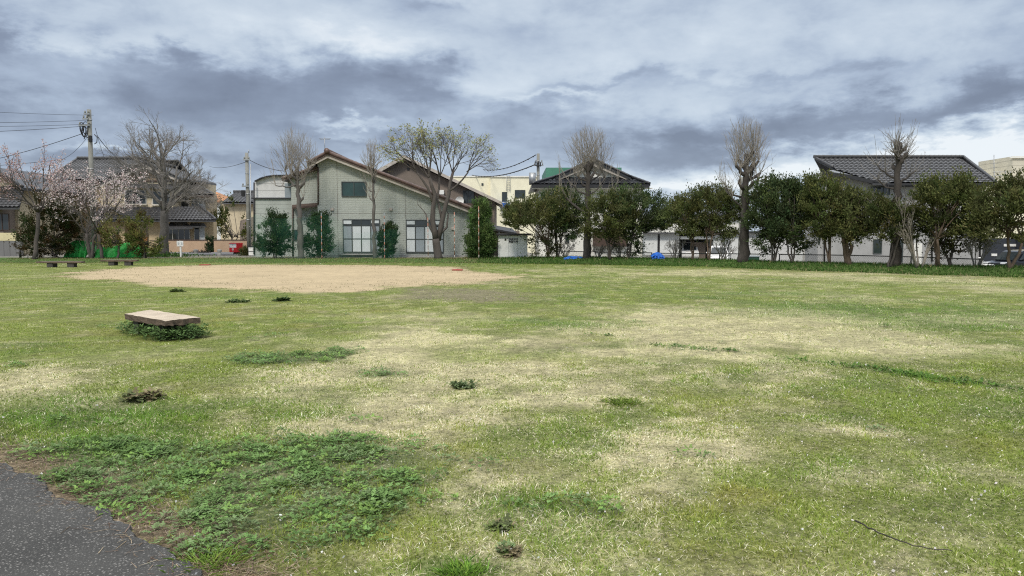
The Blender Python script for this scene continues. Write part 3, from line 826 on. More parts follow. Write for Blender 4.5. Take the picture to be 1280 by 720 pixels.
nw = 34000
wx = rng.uniform(-7, 7, nw); wy = rng.uniform(3, 17, nw)
wm = field(wx, wy)
dens = np.where(wy < 7, .85, .6)
k_ = (rng.random(nw) < wm['weed'] ** 1.1 * dens * (.3 + .9 * sstep(.35, .6, fbm(wx * 4.3, wy * 4.3, 410, 3)))) & (wm['dp'] > .08)
wc = np.stack([wx, wy, height(wx, wy)], 1)[k_]
V, T = rosette(wc, 30, .09, .036, .0215, [(.15, .26, .085), (.18, .295, .1), (.13, .215, .07), (.2, .32, .085), (.18, .255, .115), (.11, .175, .06)])
weeds = np_mesh('weeds', V, 4, M['leaf'], None, (0, 0, 0), T)
tag(weeds, 'mat of dark grey green leafy weeds spreading over the lawn', 'weeds', kind='stuff')
# weeds along the old marked line across the field
ns = 2600
P = [gr(uu, vv) for uu, vv in STRIP]; sx_, sy_ = [], []
for (a, b) in zip(P[:-1], P[1:]):
    q = rng.random(ns // 8); sx_.append(a[0] + (b[0] - a[0]) * q + rng.normal(0, .1, len(q))); sy_.append(a[1] + (b[1] - a[1]) * q + rng.normal(0, .1, len(q)))
sx_, sy_ = np.concatenate(sx_), np.concatenate(sy_)
sm = field(sx_, sy_); k_ = rng.random(len(sx_)) < sm['strip'] * .1 * sstep(.3, .6, fbm(sx_ * .8, sy_ * .8, 66, 3))
V, T = rosette(np.stack([sx_, sy_, height(sx_, sy_)], 1)[k_], 7, .07, .02, .035, [(.08, .15, .04), (.1, .19, .04)])
line_weeds = np_mesh('line_weeds', V, 4, M['leaf'], None, (0, 0, 0), T)
tag(line_weeds, 'dark thin line of weeds running across the lawn', 'weeds', kind='stuff')

# fallen petals
npet = 900
py_ = 3.2 + 9 * rng.random(npet) ** 1.6; px_ = rng.uniform(-.72, .72, npet) * py_
pm = field(px_, py_); k_ = (rng.random(npet) < .25 + .75 * sstep(-.5, 3, px_)) & (pm['dp'] > 0)
C = np.stack([px_, py_, height(px_, py_) + rng.uniform(.012, .035, npet)], 1)[k_]
petals = np_mesh('fallen_petals', leaf_quads(C, .017, .1, .8), 4, M['petal'], None, (0, 0, 0), np.repeat(tints(len(C), [(.72, .68, .68), (.78, .76, .74)], .1), 4, 0))
tag(petals, 'scattered small white petals fallen on the lawn', 'petals', kind='stuff')

# dead stems and crumbs along the path edge
nl = 3600
q = rng.integers(0, len(pe), nl); PA = np.array(pe)[q] + np.stack([rng.normal(.09, .12, nl), rng.normal(.14, .12, nl)], 1)
L = rng.uniform(.02, .1, nl); az = rng.uniform(0, 2 * PI, nl)
za = np.where(poly_sd(PA[:, 0], PA[:, 1], PATHW) > 0, .024, height(PA[:, 0], PA[:, 1]) + .012)
d = np.stack([np.cos(az), np.sin(az), rng.normal(0, .06, nl)], 1); w = np.stack([-np.sin(az), np.cos(az), np.zeros(nl)], 1)
C = np.stack([PA[:, 0], PA[:, 1], za], 1); wd = rng.uniform(.0008, .0028, nl)[:, None]
V = np.stack([C - w * wd, C + w * wd, C + d * L[:, None] + w * wd * .5, C + d * L[:, None] - w * wd * .5], 1).reshape(-1, 3)
litter = np_mesh('dead_stem_litter', V, 4, M['petal'], None, (0, 0, 0), np.repeat(tints(nl, [(.3, .22, .15), (.2, .14, .1), (.42, .34, .24), (.12, .085, .06)], .2), 4, 0))
tag(litter, 'dry brown stems and crumbs littering the path edge', 'litter', kind='stuff')

# ------------------------------------------------------------------ single tufts
def tuft(name, uv, rad, hgt, cols, label, cat, n=260, leafy=False, lsize=.04):
    x, y = gr(*uv); z = hz(x, y); r = root(name, (x, y, z), label, cat)
    if leafy:
        nc = 9
        a = rng.uniform(0, 2 * PI, nc); q = rng.random(nc) ** .5 * rad
        cc = np.stack([x + np.cos(a) * q, y + np.sin(a) * q * .8, np.full(nc, z)], 1)
        V, T = rosette(cc, n // 20, rad * .4, hgt * .9, lsize * 1.05, cols)
        np_mesh('foliage', V, 4, M['leaf'], r, tint=T)
    else:
        a = rng.uniform(0, 2 * PI, n); q = rng.random(n) ** .7 * rad * .5
        B = np.stack([x + np.cos(a) * q, y + np.sin(a) * q, np.full(n, z)], 1)
        h = hgt * rng.uniform(.25, 1.15, n); out = rad * rng.uniform(.1, .7, n) ** 1.2; B[:, 0] += rng.normal(0, rad * .35, n); B[:, 1] += rng.normal(0, rad * .3, n)
        a2 = a + rng.normal(0, .5, n)
        tip = B + np.stack([np.cos(a2) * out, np.sin(a2) * out, h], 1)
        mid = (B + tip) / 2 + np.array([0, 0, 1]) * (h * .18)[:, None]
        w = np.stack([-np.sin(a2), np.cos(a2), np.zeros(n)], 1) * (rng.uniform(.0014, .003, n) * (1 + y * .08))[:, None]
        V = np.stack([B - w, B + w, mid + w * .8, tip, mid - w * .8], 1).reshape(-1, 3)
        np_mesh('foliage', V, 5, M['blade'], r, tint=np.repeat(tints(n, cols, .25), 5, 0))
    return r
DK = [(.14, .125, .075), (.18, .155, .09), (.11, .13, .06), (.24, .2, .12)]
tuft('weed_clump', (178, 500), .11, .06, DK, 'withered dark brown leafy clump standing in pale dry grass', 'weed', 300, True, .055)
tuft('weed_clump', (582, 484), .11, .03, [(.14, .19, .09), (.16, .22, .1), (.12, .15, .07)], 'small lone dark green weed clump in the dry middle of the lawn', 'weed', 300, True, .05)
tuft('grass_tuft', (780, 506), .2, .035, [(.17, .25, .05), (.21, .29, .06)], 'soft green round grass tuft alone right of the dry middle', 'grass tuft', 300)
tuft('weed_clump', (622, 660), .06, .022, DK + [(.14, .2, .07), (.17, .22, .08)], 'low brownish withered rosette right of the leafy weed mat', 'weed', 240, True, .035)
tuft('weed_clump', (640, 690), .045, .02, DK + [(.14, .2, .07), (.16, .22, .07)], 'little brown and green rosette just below the withered one', 'weed', 200, True, .03)
tuft('grass_tuft', (580, 716), .11, .045, [(.2, .36, .06), (.25, .4, .07), (.17, .3, .06)], 'bright green spiky grass tuft at the bottom edge of the photo', 'grass tuft', 260)
tuft('grass_tuft', (262, 704), .17, .045, [(.22, .34, .07), (.26, .37, .08)], 'fresh light green grass tuft beside the asphalt path corner', 'grass tuft', 260)
tuft('weed_clump', (222, 365), .2, .03, [(.1, .14, .05)], 'small green clump on the near edge of the sand', 'weed', 200, True, .08)
tuft('weed_clump', (295, 378), .25, .03, [(.09, .13, .05)], 'wider dark green clump in grass below the sand', 'weed', 260, True, .08)
tuft('weed_clump', (352, 376), .17, .04, [(.07, .11, .04)], 'darker compact clump in grass below the middle of the sand', 'weed', 260, True, .08)

# thin dark twig in the grass, bottom right
pts = []
for uu, vv in ((1068, 656), (1085, 664), (1104, 673), (1125, 682), (1150, 690), (1172, 694), (1200, 694)):
    x, y = gr(uu, vv); pts.append((x, y, hz(x, y) + .035))
tw = MB(); pts = [tuple(np.array(pts[i]) + (np.array(pts[i + 1]) - np.array(pts[i])) * f + rng.normal(0, .0025, 3)) for i in range(len(pts) - 1) for f in (0, .33, .66)]; tw.tube(pts, np.linspace(.0045, .002, len(pts)), 6)
two = MB()
o = tw.build('fallen_twig', M['bark_dark'], None, pts[0]); tag(o, 'long thin dark twig lying curved in the grass at lower right', 'twig')

# ------------------------------------------------------------------ benches
def slab_bench(name, label, corners, ztop, th, grp, wood, blocks):
    cx = sum(c[0] for c in corners) / 4; cy = sum(c[1] for c in corners) / 4; z0 = hz(cx, cy)
    r = root(name, (cx, cy, z0), label, 'bench', grp)
    mb = MB(); P = [Vector((c[0], c[1], 0)) for c in corners]
    # weathered plank edge: slightly wavering outline
    ring = []
    for i in range(4):
        a, b = P[i], P[(i + 1) % 4]; nseg = 10
        for j in range(nseg):
            p = a.lerp(b, j / nseg); nrm = Vector((-(b - a).y, (b - a).x, 0)).normalized()
            ring.append(p + nrm * (random.uniform(-.016, .016)))
    nn = len(ring)
    top = [(p.x, p.y, z0 + ztop + random.uniform(-.004, .004)) for p in ring]
    low = [(p.x + random.uniform(-.008, .008), p.y + random.uniform(-.008, .008), z0 + ztop - th + random.uniform(-.016, .016)) for p in ring]
    mid = [((t[0] + l[0]) / 2 + random.uniform(-.006, .006), (t[1] + l[1]) / 2 + random.uniform(-.006, .006), (t[2] + l[2]) / 2) for t, l in zip(top, low)]
    mb.add(top, [tuple(range(nn))])
    s = mb.build('seat', wood, r)
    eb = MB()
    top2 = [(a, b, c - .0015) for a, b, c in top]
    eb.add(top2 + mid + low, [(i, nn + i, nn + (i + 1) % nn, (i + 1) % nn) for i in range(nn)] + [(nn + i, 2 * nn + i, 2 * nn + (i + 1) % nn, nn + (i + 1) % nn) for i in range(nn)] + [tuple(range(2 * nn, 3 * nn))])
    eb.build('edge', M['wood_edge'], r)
    for (fx, w) in blocks:
        a = P[0].lerp(P[1], fx); b = P[3].lerp(P[2], fx); m0 = a.lerp(b, .12); m1 = a.lerp(b, .88)
        dv = (P[1] - P[0]).normalized() * w / 2
        lb = MB(); lb.ext([(m0 - dv).to_tuple()[:2] + (z0 - .05,), (m0 + dv).to_tuple()[:2] + (z0 - .05,), (m1 + dv).to_tuple()[:2] + (z0 - .05,), (m1 - dv).to_tuple()[:2] + (z0 - .05,)], (0, 0, ztop - th + .05 - .003))
        lb.build('leg', M['stone_dark'], r)
    return r
BH = .31
bc_ = [gr(u, v, BH) for u, v in ((155.5, 391.5), (206, 400.5), (249.5, 396), (188, 386.5))]
slab_bench('slab_bench', 'pale weathered plank bench with leafy weeds growing round its base', bc_, BH, .085, 'plank benches', M['wood'], [(.2, .2), (.8, .2)])
bx0 = (bc_[0][0] + bc_[2][0]) / 2; by0 = (bc_[0][1] + bc_[2][1]) / 2; bz0 = hz(bx0, by0)
r = root('weed_clump', (bx0, by0, bz0), 'lush dark green leafy weeds crowding under the pale plank bench', 'weed')
wcs = []
for i in range(4):
    a, b = np.array(bc_[i]), np.array(bc_[(i + 1) % 4])
    for _ in range(46):
        q = rng.random(); p = a + (b - a) * q; n_ = np.array([(b - a)[1], -(b - a)[0]]); n_ /= np.linalg.norm(n_)
        cvec = p - np.array([bx0, by0]); n_ = n_ if n_ @ cvec > 0 else -n_
        p = p + n_ * rng.normal(-.01, .08); wcs.append((p[0], p[1], hz(*p) + rng.uniform(0, .1) * rng.random()))
V, T = rosette(np.array(wcs), 18, .11, .11, .038, [(.13, .21, .075), (.16, .26, .09), (.095, .16, .06)])
k_ = V.reshape(-1, 20, 3)[:, :, 2].max(1) < bz0 + BH - .07
V = V.reshape(-1, 20, 3)[k_].reshape(-1, 3); T = T.reshape(-1, 20, 3)[k_].reshape(-1, 3)
np_mesh('foliage', V, 4, M['leaf'], r, tint=T)

def far_bench(u0, u1, v, label):
    y = gr(640, v)[1]; x0, x1 = X(u0, y), X(u1, y)
    return slab_bench('slab_bench', label, [(x0, y - .22), (x1, y - .22), (x1 - .1, y + .22), (x0 + .1, y + .22)], .3, .08, 'plank benches', M['wood_grey'], [(.28, .3), (.74, .34)])
far_bench(47, 104, 334, 'grey plank bench on dark blocks under the pink blossom tree')
far_bench(127, 172, 332, 'grey plank bench in front of the green tarpaulin and bushes')

# red rubber plates on the sand
for (u, v, lb) in ((257, 331.5, 'flat red rubber plate at the far left rim of the sand'), (572, 338, 'flat red rubber plate at the right end of the sand')):
    x, y = gr(u, v); mb = MB(); w = .24
    mb.ext([(x - w, y - .3, 0), (x + w, y - .3, 0), (x + w, y + .1, 0), (x, y + .3, 0), (x - w, y + .1, 0)], (0, 0, .045))
    o = mb.build('base_plate', M['red_rubber'], None, (x, y, hz(x, y)), .01)
    o.data.transform(__import__('mathutils').Matrix.Translation((0, 0, hz(x, y))))
    tag(o, lb, 'base plate', 'red base plates')
# ------------------------------------------------------------------ building helpers
def wallpoly(mb, pts, Y, depth):
    """vertical wall outlined by picture corners lying in the plane y=Y, thickened backwards"""
    mb.ext([at(u, v, Y) for u, v in pts], (0, depth, 0))

def gz(u, Y): return hz(X(u, Y), Y) - .15

def ground_v(u, Y):
    z = gz(u, Y); r = HOR + F * (CAMZ - z) / Y
    return r

def window(rt, Y, u0, v0, u1, v1, panes=2, mid=None, bar=None, fw=.05, fr='frame', gl='glass', curtains=(), name='window', sill=None, label=None):
    """frame standing proud of the wall, glass behind it, optional hung curtains behind the panes"""
    x0, x1 = X(u0, Y), X(u1, Y); z1, z0 = Zp(v0, Y), Zp(v1, Y)
    y = Y - .004
    mb = MB()
    mb.box(x0, x1, y - .07, y, z1 - fw, z1); mb.box(x0, x1, y - .07, y, z0, z0 + fw)
    mb.box(x0, x0 + fw, y - .068, y, z0 + fw, z1 - fw); mb.box(x1 - fw, x1, y - .068, y, z0 + fw, z1 - fw)
    if bar is not None: mb.box(x0 + fw, x1 - fw, y - .064, y, Zp(bar, Y) - fw * .5, Zp(bar, Y) + fw * .5)
    zt = z1 - fw
    if mid is not None:
        zt = Zp(mid, Y); mb.box(x0 + fw, x1 - fw, y - .066, y, zt - fw / 2, zt + fw / 2)
    for i in range(1, panes):
        x = x0 + (x1 - x0) * i / panes; mb.box(x - fw * .45, x + fw * .45, y - .062, y, z0 + fw, z1 - fw)
    w = mb.build(name, M[fr], rt)
    if label: w['label'] = label
    g = MB(); g.box(x0 + fw * .8, x1 - fw * .8, y - .03, y - .022, z0 + fw * .8, z1 - fw * .8); g.build('pane', M[gl], w)
    for (i, kind, a, b) in curtains:
        c = MB(); xa = x0 + (x1 - x0) * i / panes + fw * .7; xb = x0 + (x1 - x0) * (i + 1) / panes - fw * .7
        za, zb = Zp(b, Y), Zp(a, Y); c.box(xa, xb, y - .042, y - .034, za, zb); c.build('curtain', M[kind], w)
    if sill:
        s = MB(); s.box(x0 - .06, x1 + .06, y - .16, y, z0 - .07, z0 - .004); s.build('sill', M[sill], w)
    return w

def roofslab(mb, pts, th):
    """roof plane through pts with thickness th downwards"""
    mb.ext(pts, (0, 0, -th))

# ================================================================== grey green house with the red brown roof
Y = 47.0
R = root('gable_house', (X(470, Y), Y, hz(X(470, Y), Y)), 'grey green sided house with long red brown gable roof facing the sand', 'house')
gv = ground_v(470, Y)
mb = MB()
wallpoly(mb, [(397, gv), (590, gv), (590, 264.5), (409, 196.5), (397, 202)], Y, 9.5)
mb.build('wall', M['siding'], R)
mb = MB(); wallpoly(mb, [(364, gv), (397.4, gv), (397.4, 206), (364, 222)], Y + 1.0, 7)
mb.build('wing_wall', M['siding'], R)
fb = MB(); fb.box(X(396.6, Y), X(590.6, Y), Y - .04, Y - .003, gz(470, Y), Zp(319, Y)); fb.build('foundation', M['concrete'], R)
yo = Y - .55
rf = MB()
def rp(u, v, y): return at(u, v, y)
pk = rp(409, 190.5, yo); le = rp(383.5, 204, yo); re_ = rp(592, 261.5, yo)
back = 10.6
def shift(p, dy): return (p[0], p[1] + dy, p[2])
for a, b in ((pk, re_), (le, pk)):
    roofslab(rf, [a, b, shift(b, back), shift(a, back)], .16)
roof = rf.build('roof', M['tile_brown'], R)
vg = MB(); roll(vg, (pk[0], pk[1], pk[2] + .03), (re_[0], re_[1], re_[2] + .03), .11); roll(vg, (pk[0], pk[1] + .02, pk[2] + .03), (le[0], le[1], le[2] + .03), .11)
roll(vg, (pk[0], yo - .1, pk[2] + .1), (pk[0], yo + back, pk[2] + .1), .15); vg.disc((pk[0], yo - .12, pk[2] + .09), .17, 1, .05)
vg.build('verge_tiles', M['tile_brown'], roof)
fa = MB()
for a, b in ((pk, re_), (le, pk)):
    d = .16
    fa.ext([(a[0], yo + .06, a[2] - d - .004), (b[0], yo + .06, b[2] - d - .004), (b[0], yo + .06, b[2] - d - .17), (a[0], yo + .06, a[2] - d - .17)], (0, .05, 0))
fa.build('verge_board', M['fascia_pale'], roof)
# wing roof, lower and set back
wr = MB(); a = rp(398, 208.5, Y + .6); b = rp(352, 223.5, Y + .6)
roofslab(wr, [a, b, shift(b, 7.5), shift(a, 7.5)], .14); w_ = wr.build('wing_roof', M['tile_brown'], R)
vg = MB(); roll(vg, (a[0], a[1], a[2] + .03), (b[0], b[1], b[2] + .03), .1); vg.build('verge_tiles', M['tile_brown'], w_)
# canopy over the wing door, downpipes, joints
cn = MB(); cn.ext([at(365, 259, Y + .3), at(397.3, 256.5, Y + .3), at(397.3, 253.5, Y + .9), at(365, 256, Y + .9)], (0, 0, -.1)); cn.build('canopy', M['brown_trim'], R)
dp = MB()
for pth, yy in (([(397.6, 209), (397.6, 256)], Y - .06), ([(366, 259), (366, 321)], Y + .93), ([(385, 206), (396, 209.5)], Y - .06)):
    dp.tube([at(u, v, yy) for u, v in pth], .045, 8)
    dp.build('downpipe', M['brown_trim'], R); dp = MB()
jt = MB()
for u, v0, v1 in ((422.5, 203, 319), (507, 235, 274)): jt.box(X(u, Y) - .008, X(u, Y) + .008, Y - .006, Y - .001, Zp(v1, Y), Zp(v0, Y))
for v in (266.5,): jt.box(X(397.5, Y), X(589, Y), Y - .007, Y - .002, Zp(v, Y) - .008, Zp(v, Y) + .008)
jt.build('joint', M['brown_trim'], R)
window(R, Y, 428, 227, 459, 245.8, 2, fw=.05, gl='glass_green')
window(R, Y, 428.8, 274, 475.2, 316, 4, mid=281.5, bar=298.5, curtains=((0, 'curtain_grey', 283, 314.5), (1, 'curtain', 283, 314.5), (2, 'curtain', 283, 314.5), (3, 'curtain_grey', 283, 314.5), (0, 'curtain', 275.5, 280), (3, 'curtain', 275.5, 279)))
window(R, Y, 507.6, 274.6, 554.6, 316.2, 4, mid=282, bar=299, curtains=((0, 'curtain', 284, 314.6), (1, 'curtain_grey', 284, 314.6), (2, 'curtain', 284, 314.6), (3, 'curtain_grey', 284, 314.6), (0, 'curtain', 276, 280.5), (3, 'curtain', 276, 280.5)))
window(R, Y + 1.0, 367.5, 287, 377.5, 300.5, 1, gl='glass_green')
for (u, v) in ((416, 262), (489, 262), (566, 286)):
    vh = MB(); vh.box(X(u, Y) - .1, X(u, Y) + .1, Y - .1, Y - .004, Zp(v + 1.6, Y), Zp(v - 2.2, Y)); vh.build('vent_hood', M['fascia_pale'], R, bevel=.03)
mt_ = MB(); mt_.box(X(404, Y), X(408.5, Y), Y - .14, Y - .004, Zp(300, Y), Zp(292, Y)); mt_.build('meter_box', M['curtain_grey'], R, bevel=.02)
dq = MB(); dq.tube([at(588, 266, Y - .07), at(588, 320, Y - .07)], .045, 8); dq.build('downpipe', M['fascia_pale'], R)
sl = MB(); sl.box(X(424, Y), X(473, Y), Y - .35, Y - .06, Zp(318.6, Y), Zp(317, Y)); sl.build('porch_board', M['concrete'], R)
# tv aerial
an = MB(); ax_, ay_ = X(408, Y + .8), Y + .8
an.tube([(ax_, ay_, Zp(192, ay_)), (ax_, ay_, Zp(171.5, ay_))], .022, 6)
for v, w in ((173.5, .36), (174.6, .3)):
    an.tube([(ax_ - w, ay_, Zp(v, ay_)), (ax_ + w, ay_ + .1, Zp(v - .5, ay_))], .012, 5)
for q in np.linspace(-.34, .36, 7): an.tube([(ax_ + q, ay_ - .14, Zp(173.4, ay_)), (ax_ + q, ay_ + .14, Zp(173.4, ay_))], .008, 4)
an.build('aerial', M['steel'], R)

# ------------------------------------------------------------------ curved roof annex
Y = 48.6
R = root('annex_building', (X(340, Y), Y, hz(X(340, Y), Y)), 'pale grey metal sided annex with a curved dark roof edge', 'building')
gv = ground_v(340, Y)
mb = MB(); wallpoly(mb, [(317, gv), (366, gv), (366, 248), (317, 248)], Y, 7); mb.build('wall', M['annex'], R)
mb = MB(); top = [(318.5, 226.5), (325, 223), (333, 220.6), (342, 219.2), (357, 219)]
wallpoly(mb, [(318.5, 248.4), (366, 248.4), (366, 219)] + top[::-1][1:], Y + .25, 6.5); mb.build('upper_wall', M['annex_top'], R)
ed = MB()
for (a, b) in zip(top[:-1], top[1:]): ed.ext([at(a[0] - .6, a[1] - .8, Y), at(b[0], b[1] - .8, Y), at(b[0], b[1] + .6, Y), at(a[0] - .6, a[1] + .6, Y)], (0, 7, 0))
ed.build('roof_edge', M['dark_trim'], R)
lg = MB(); lg.box(X(316.4, Y), X(366.4, Y), Y - .12, Y - .003, Zp(248.6, Y), Zp(247.2, Y)); lg.tube([at(317.6, 228, Y - .06), at(317.6, 318, Y - .06)], .05, 8); lg.build('gutter', M['dark_trim'], R)
lv = MB(); lv.box(X(356, Y), X(363.6, Y), Y + .2, Y + .247, Zp(247, Y), Zp(229, Y)); lv.build('louvre', M['curtain_grey'], R)

# ================================================================== brown house behind with pale verge
Y = 60.0
R = root('stucco_house', (X(545, Y), Y, hz(X(545, Y), Y)), 'dark taupe stucco house with wide low gable behind the grey green house', 'house')
mb = MB(); wallpoly(mb, [(462, 330), (618, 330), (618, 252), (506, 200), (470, 217), (462, 221)], Y, 9); mb.build('wall', M['taupe'], R)
rf = MB(); yo = Y - .7; pk = at(505, 194.3, yo); le = at(455, 222, yo); re_ = at(627, 252.8, yo)
for a, b in ((pk, re_), (le, pk)): roofslab(rf, [a, b, shift(b, 10), shift(a, 10)], .14)
roof = rf.build('roof', M['tile_grey'], R)
vb = MB()
for a, b, w in ((pk, re_, .2), (le, pk, .26)):
    vb.ext([(a[0], yo - .02, a[2] + .05), (b[0], yo - .02, b[2] + .05), (b[0], yo - .02, b[2] - w), (a[0], yo - .02, a[2] - w)], (0, .06, 0))
vb.build('verge_board', M['fascia_pale'], roof)
sm_ = MB()
for q in np.linspace(0, 1, 22): 
    a = np.array(pk) + (np.array(re_) - np.array(pk)) * q; sm_.tube([(a[0], a[1] + .1, a[2] + .03), (a[0], a[1] + 9.9, a[2] + .03)], .035, 5)
sm_.build('seam', M['steel'], roof)
vt = MB()
for v in (206.3, 211.3): 
    for u in (509.8,): vt.box(X(u, Y), X(u + 3, Y), Y - .05, Y - .003, Zp(v + 1.8, Y), Zp(v - 1.6, Y))
vt.build('vent', M['black'], R)
window(R, Y, 579, 238, 593, 256, 2, gl='glass'); 
bl = MB(); bl.box(X(570, Y), X(612, Y), Y - 1.2, Y - .01, Zp(262, Y), Zp(255, Y)); bl.build('balcony', M['brown_trim'], R)
ds = MB()
yc = Y - 1.35; c = np.array(at(574.5, 251, yc)); rr = .34
ring = [tuple(c + np.array([math.cos(t) * rr * q, -.05 + .14 * (1 - q * q), math.sin(t) * rr * q])) for q in (1, .66, .33) for t in np.arange(16) * PI / 8] + [tuple(c + np.array([0, .09, 0]))]
ds.add(ring, [(i * 16 + j, i * 16 + (j + 1) % 16, (i + 1) * 16 + (j + 1) % 16, (i + 1) * 16 + j) for i in range(2) for j in range(16)] + [(32 + j, 32 + (j + 1) % 16, 48) for j in range(16)], True)
ds.tube([tuple(c + np.array([0, .05, 0])), tuple(c + np.array([0, .1, -.45]))], .03, 6)
ds.build('satellite_dish', M['white_paint'], R)
ac = MB(); ac.box(X(550, Y), X(556, Y), Y - .4, Y - .003, Zp(243.5, Y), Zp(238, Y)); ac.build('wall_unit', M['white_paint'], R, bevel=.03)

# ================================================================== far cream flat roofed building
Y = 90.0
R = root('flat_roof_building', (X(620, Y), Y, 0), 'cream flat roofed building far behind with small dark windows', 'building')
mb = MB(); mb.ext([at(560, 340, Y), at(613, 340, Y), at(613, 220.5, Y), at(560, 220.5, Y)], (0, 12, 0)); mb.build('wall', M['cream'], R)
mb = MB(); mb.ext([at(613, 340, Y - .8), at(672, 340, Y - .8), at(672, 221.5, Y - .8), at(613, 221.5, Y - .8)], (0, 12, 0)); mb.build('front_wall', M['cream'], R)
cp_ = MB(); cp_.box(X(559.5, Y), X(612.9, Y), Y - .1, Y - .004, Zp(221.3, Y), Zp(219.8, Y)); cp_.box(X(612.8, Y), X(672.5, Y), Y - .94, Y - .804, Zp(222.2, Y), Zp(220.6, Y)); cp_.build('coping', M['white_wall'], R)
window(R, Y - .8, 627.5, 240, 634, 252, 1, fr='frame'); window(R, Y - .8, 643.5, 237.5, 656.5, 247.5, 2, fr='frame')
window(R, Y - .8, 643.5, 262, 656.5, 275, 2, fr='frame'); window(R, Y, 602, 229, 604.5, 232, 1)
ba = MB(); ba.box(X(625, Y), X(638, Y), Y - 2, Y - .81, Zp(260, Y), Zp(254.5, Y)); ba.build('awning', M['blue_tarp'], R)
ld = MB()
for u in (633.5, 637.5): ld.tube([at(u, 239, Y - .95), at(u, 219, Y - .95)], .03, 5)
for v in range(220, 240, 3): ld.tube([at(633.5, v, Y - .95), at(637.5, v, Y - .95)], .02, 5)
ld.build('ladder', M['steel'], R)

# green sheet roofed hall
Y = 105.0
R = root('hall_building', (X(728, Y), Y, 0), 'big hall with green sheet cladding behind the black roofed house', 'building')
mb = MB(); mb.ext([at(683, 345, Y), at(776.5, 345, Y), at(776.5, 222, Y), at(683, 222, Y)], (0, 14, 0)); mb.build('wall', M['white_wall'], R)
mb = MB(); mb.ext([at(682.5, 224, Y - .1), at(777, 224, Y - .1), at(777, 209.5, Y - .1), at(682.5, 209.5, Y - .1)], (0, 14.5, 0)); mb.build('cladding', M['green_sheet'], R)

# ================================================================== white house with black hip and gable roof
Y = 53.0
R = root('hip_gable_house', (X(740, Y), Y, hz(X(740, Y), Y)), 'white two storey house with black tiled hip and gable roof', 'house')
gv = ground_v(740, Y)
mb = MB(); wallpoly(mb, [(674, gv), (804, gv), (804, 231), (674, 231)], Y, 9); mb.build('wall', M['white_wall'], R)
ye = Y - .9; yg = Y + .35
e0, e1 = at(664.5, 230, ye), at(813, 230, ye); g0, g1 = at(700, 221, yg + .3), at(786, 221, yg + .3)
pk0 = at(741.5, 200.3, yg)
gw = MB(); gw.ext([at(697, 222.5, yg), at(788, 222.5, yg), at(741.5, 202.5, yg)], (0, .2, 0)); gw.build('gable_wall', M['white_wall'], R)
rf = MB()
# skirt roof along the front
sw = np.linalg.norm(np.array(e1) - np.array(e0)); dn = np.array([0, ye - (yg + .25), e0[2] - g0[2]]); sl_ = np.linalg.norm(dn)
i0 = g0[0] - e0[0]; i1 = g1[0] - e0[0]
tile_plane(rf, (e0[0], yg + .25, g0[2]), (1, 0, 0), dn, sw, sl_, lambda s, t: i0 * (1 - t / sl_) <= s <= i1 + (sw - i1) * t / sl_, .3, .3)
roofslab(rf, [(e0[0], ye + .03, e0[2] - .03), (e1[0], ye + .03, e1[2] - .03), (g1[0], yg + .25, g1[2] - .03), (g0[0], yg + .25, g0[2] - .03)], .06)
yg2 = yg - .5
for s_, e in ((-1, e0), (1, e1)):
    # gable verge running on down into the side eave
    gb = at(741.5 + s_ * 47, 221.2, yg2)
    pkf = (pk0[0], yg2, pk0[2])
    ee = (e[0], ye, e[2])
    roofslab(rf, [pkf, gb, shift(gb, 9.5), shift(pkf, 9.5)], .2)
    roofslab(rf, [(gb[0], gb[1] + .3, gb[2]), ee, shift(ee, 10.5), shift(gb, 9.5)], .14)
rf_o = rf.build('roof', M['tile_black'], R)
rg = MB(); roll(rg, (pk0[0], yg2 - .1, pk0[2] + .12), (pk0[0], yg2 + 9.5, pk0[2] + .12), .14)
for s_, e in ((-1, e0), (1, e1)):
    gb = at(741.5 + s_ * 47, 221.2, yg2)
    roll(rg, (pk0[0], yg2, pk0[2] + .05), (gb[0], yg2, gb[2] + .05), .09); roll(rg, (gb[0], yg2 + .1, gb[2] + .06), (e[0], ye, e[2] + .04), .1)
rg.build('ridge_tiles', M['tile_black'], rf_o)
fs = MB(); fs.box(e0[0] + .05, e1[0] - .05, ye + .02, ye + .1, e0[2] - .26, e0[2] - .07)
fs.build('gutter', M['dark_trim'], R)
sf = MB(); sf.box(X(674, Y) - .5, X(804, Y) + .5, ye + .12, Y - .003, e0[2] - .3, e0[2] - .26); sf.build('soffit', M['white_wall'], R)
bg_ = MB()
for s_ in (-1, 1):
    a = at(741.5, 203.3, yg - .42); b = at(741.5 + s_ * 44, 222, yg - .42)
    bg_.ext([a, b, (b[0], b[1], b[2] - .2), (a[0], a[1], a[2] - .24)], (0, .06, 0))
bg_.build('bargeboard', M['fascia_pale'], rf_o)
window(R, Y, 700, 240, 716, 258, 2, fr='frame'); window(R, Y, 770, 241, 786, 255, 2, fr='frame', curtains=((0, 'curtain', 242, 254),))
window(R, Y, 706.5, 293, 711.5, 304, 1, fr='frame'); window(R, Y, 731, 293, 738, 327, 1, fr='frame', gl='glass')
by_ = MB(); by_.box(X(741, Y), X(783, Y), Y - .5, Y - .004, Zp(308, Y), Zp(290, Y)); by_.build('reed_screen', M['brown_trim'], R, bevel=.02)
cs = MB(); cs.box(X(673.5, Y), X(804.5, Y), Y - .05, Y - .004, gz(740, Y), Zp(322, Y)); cs.build('foundation', M['concrete'], R)
dp = MB(); dp.tube([at(803, 235, Y - .08), at(803, 320, Y - .08)], .05, 8); dp.build('downpipe', M['white_paint'], R)

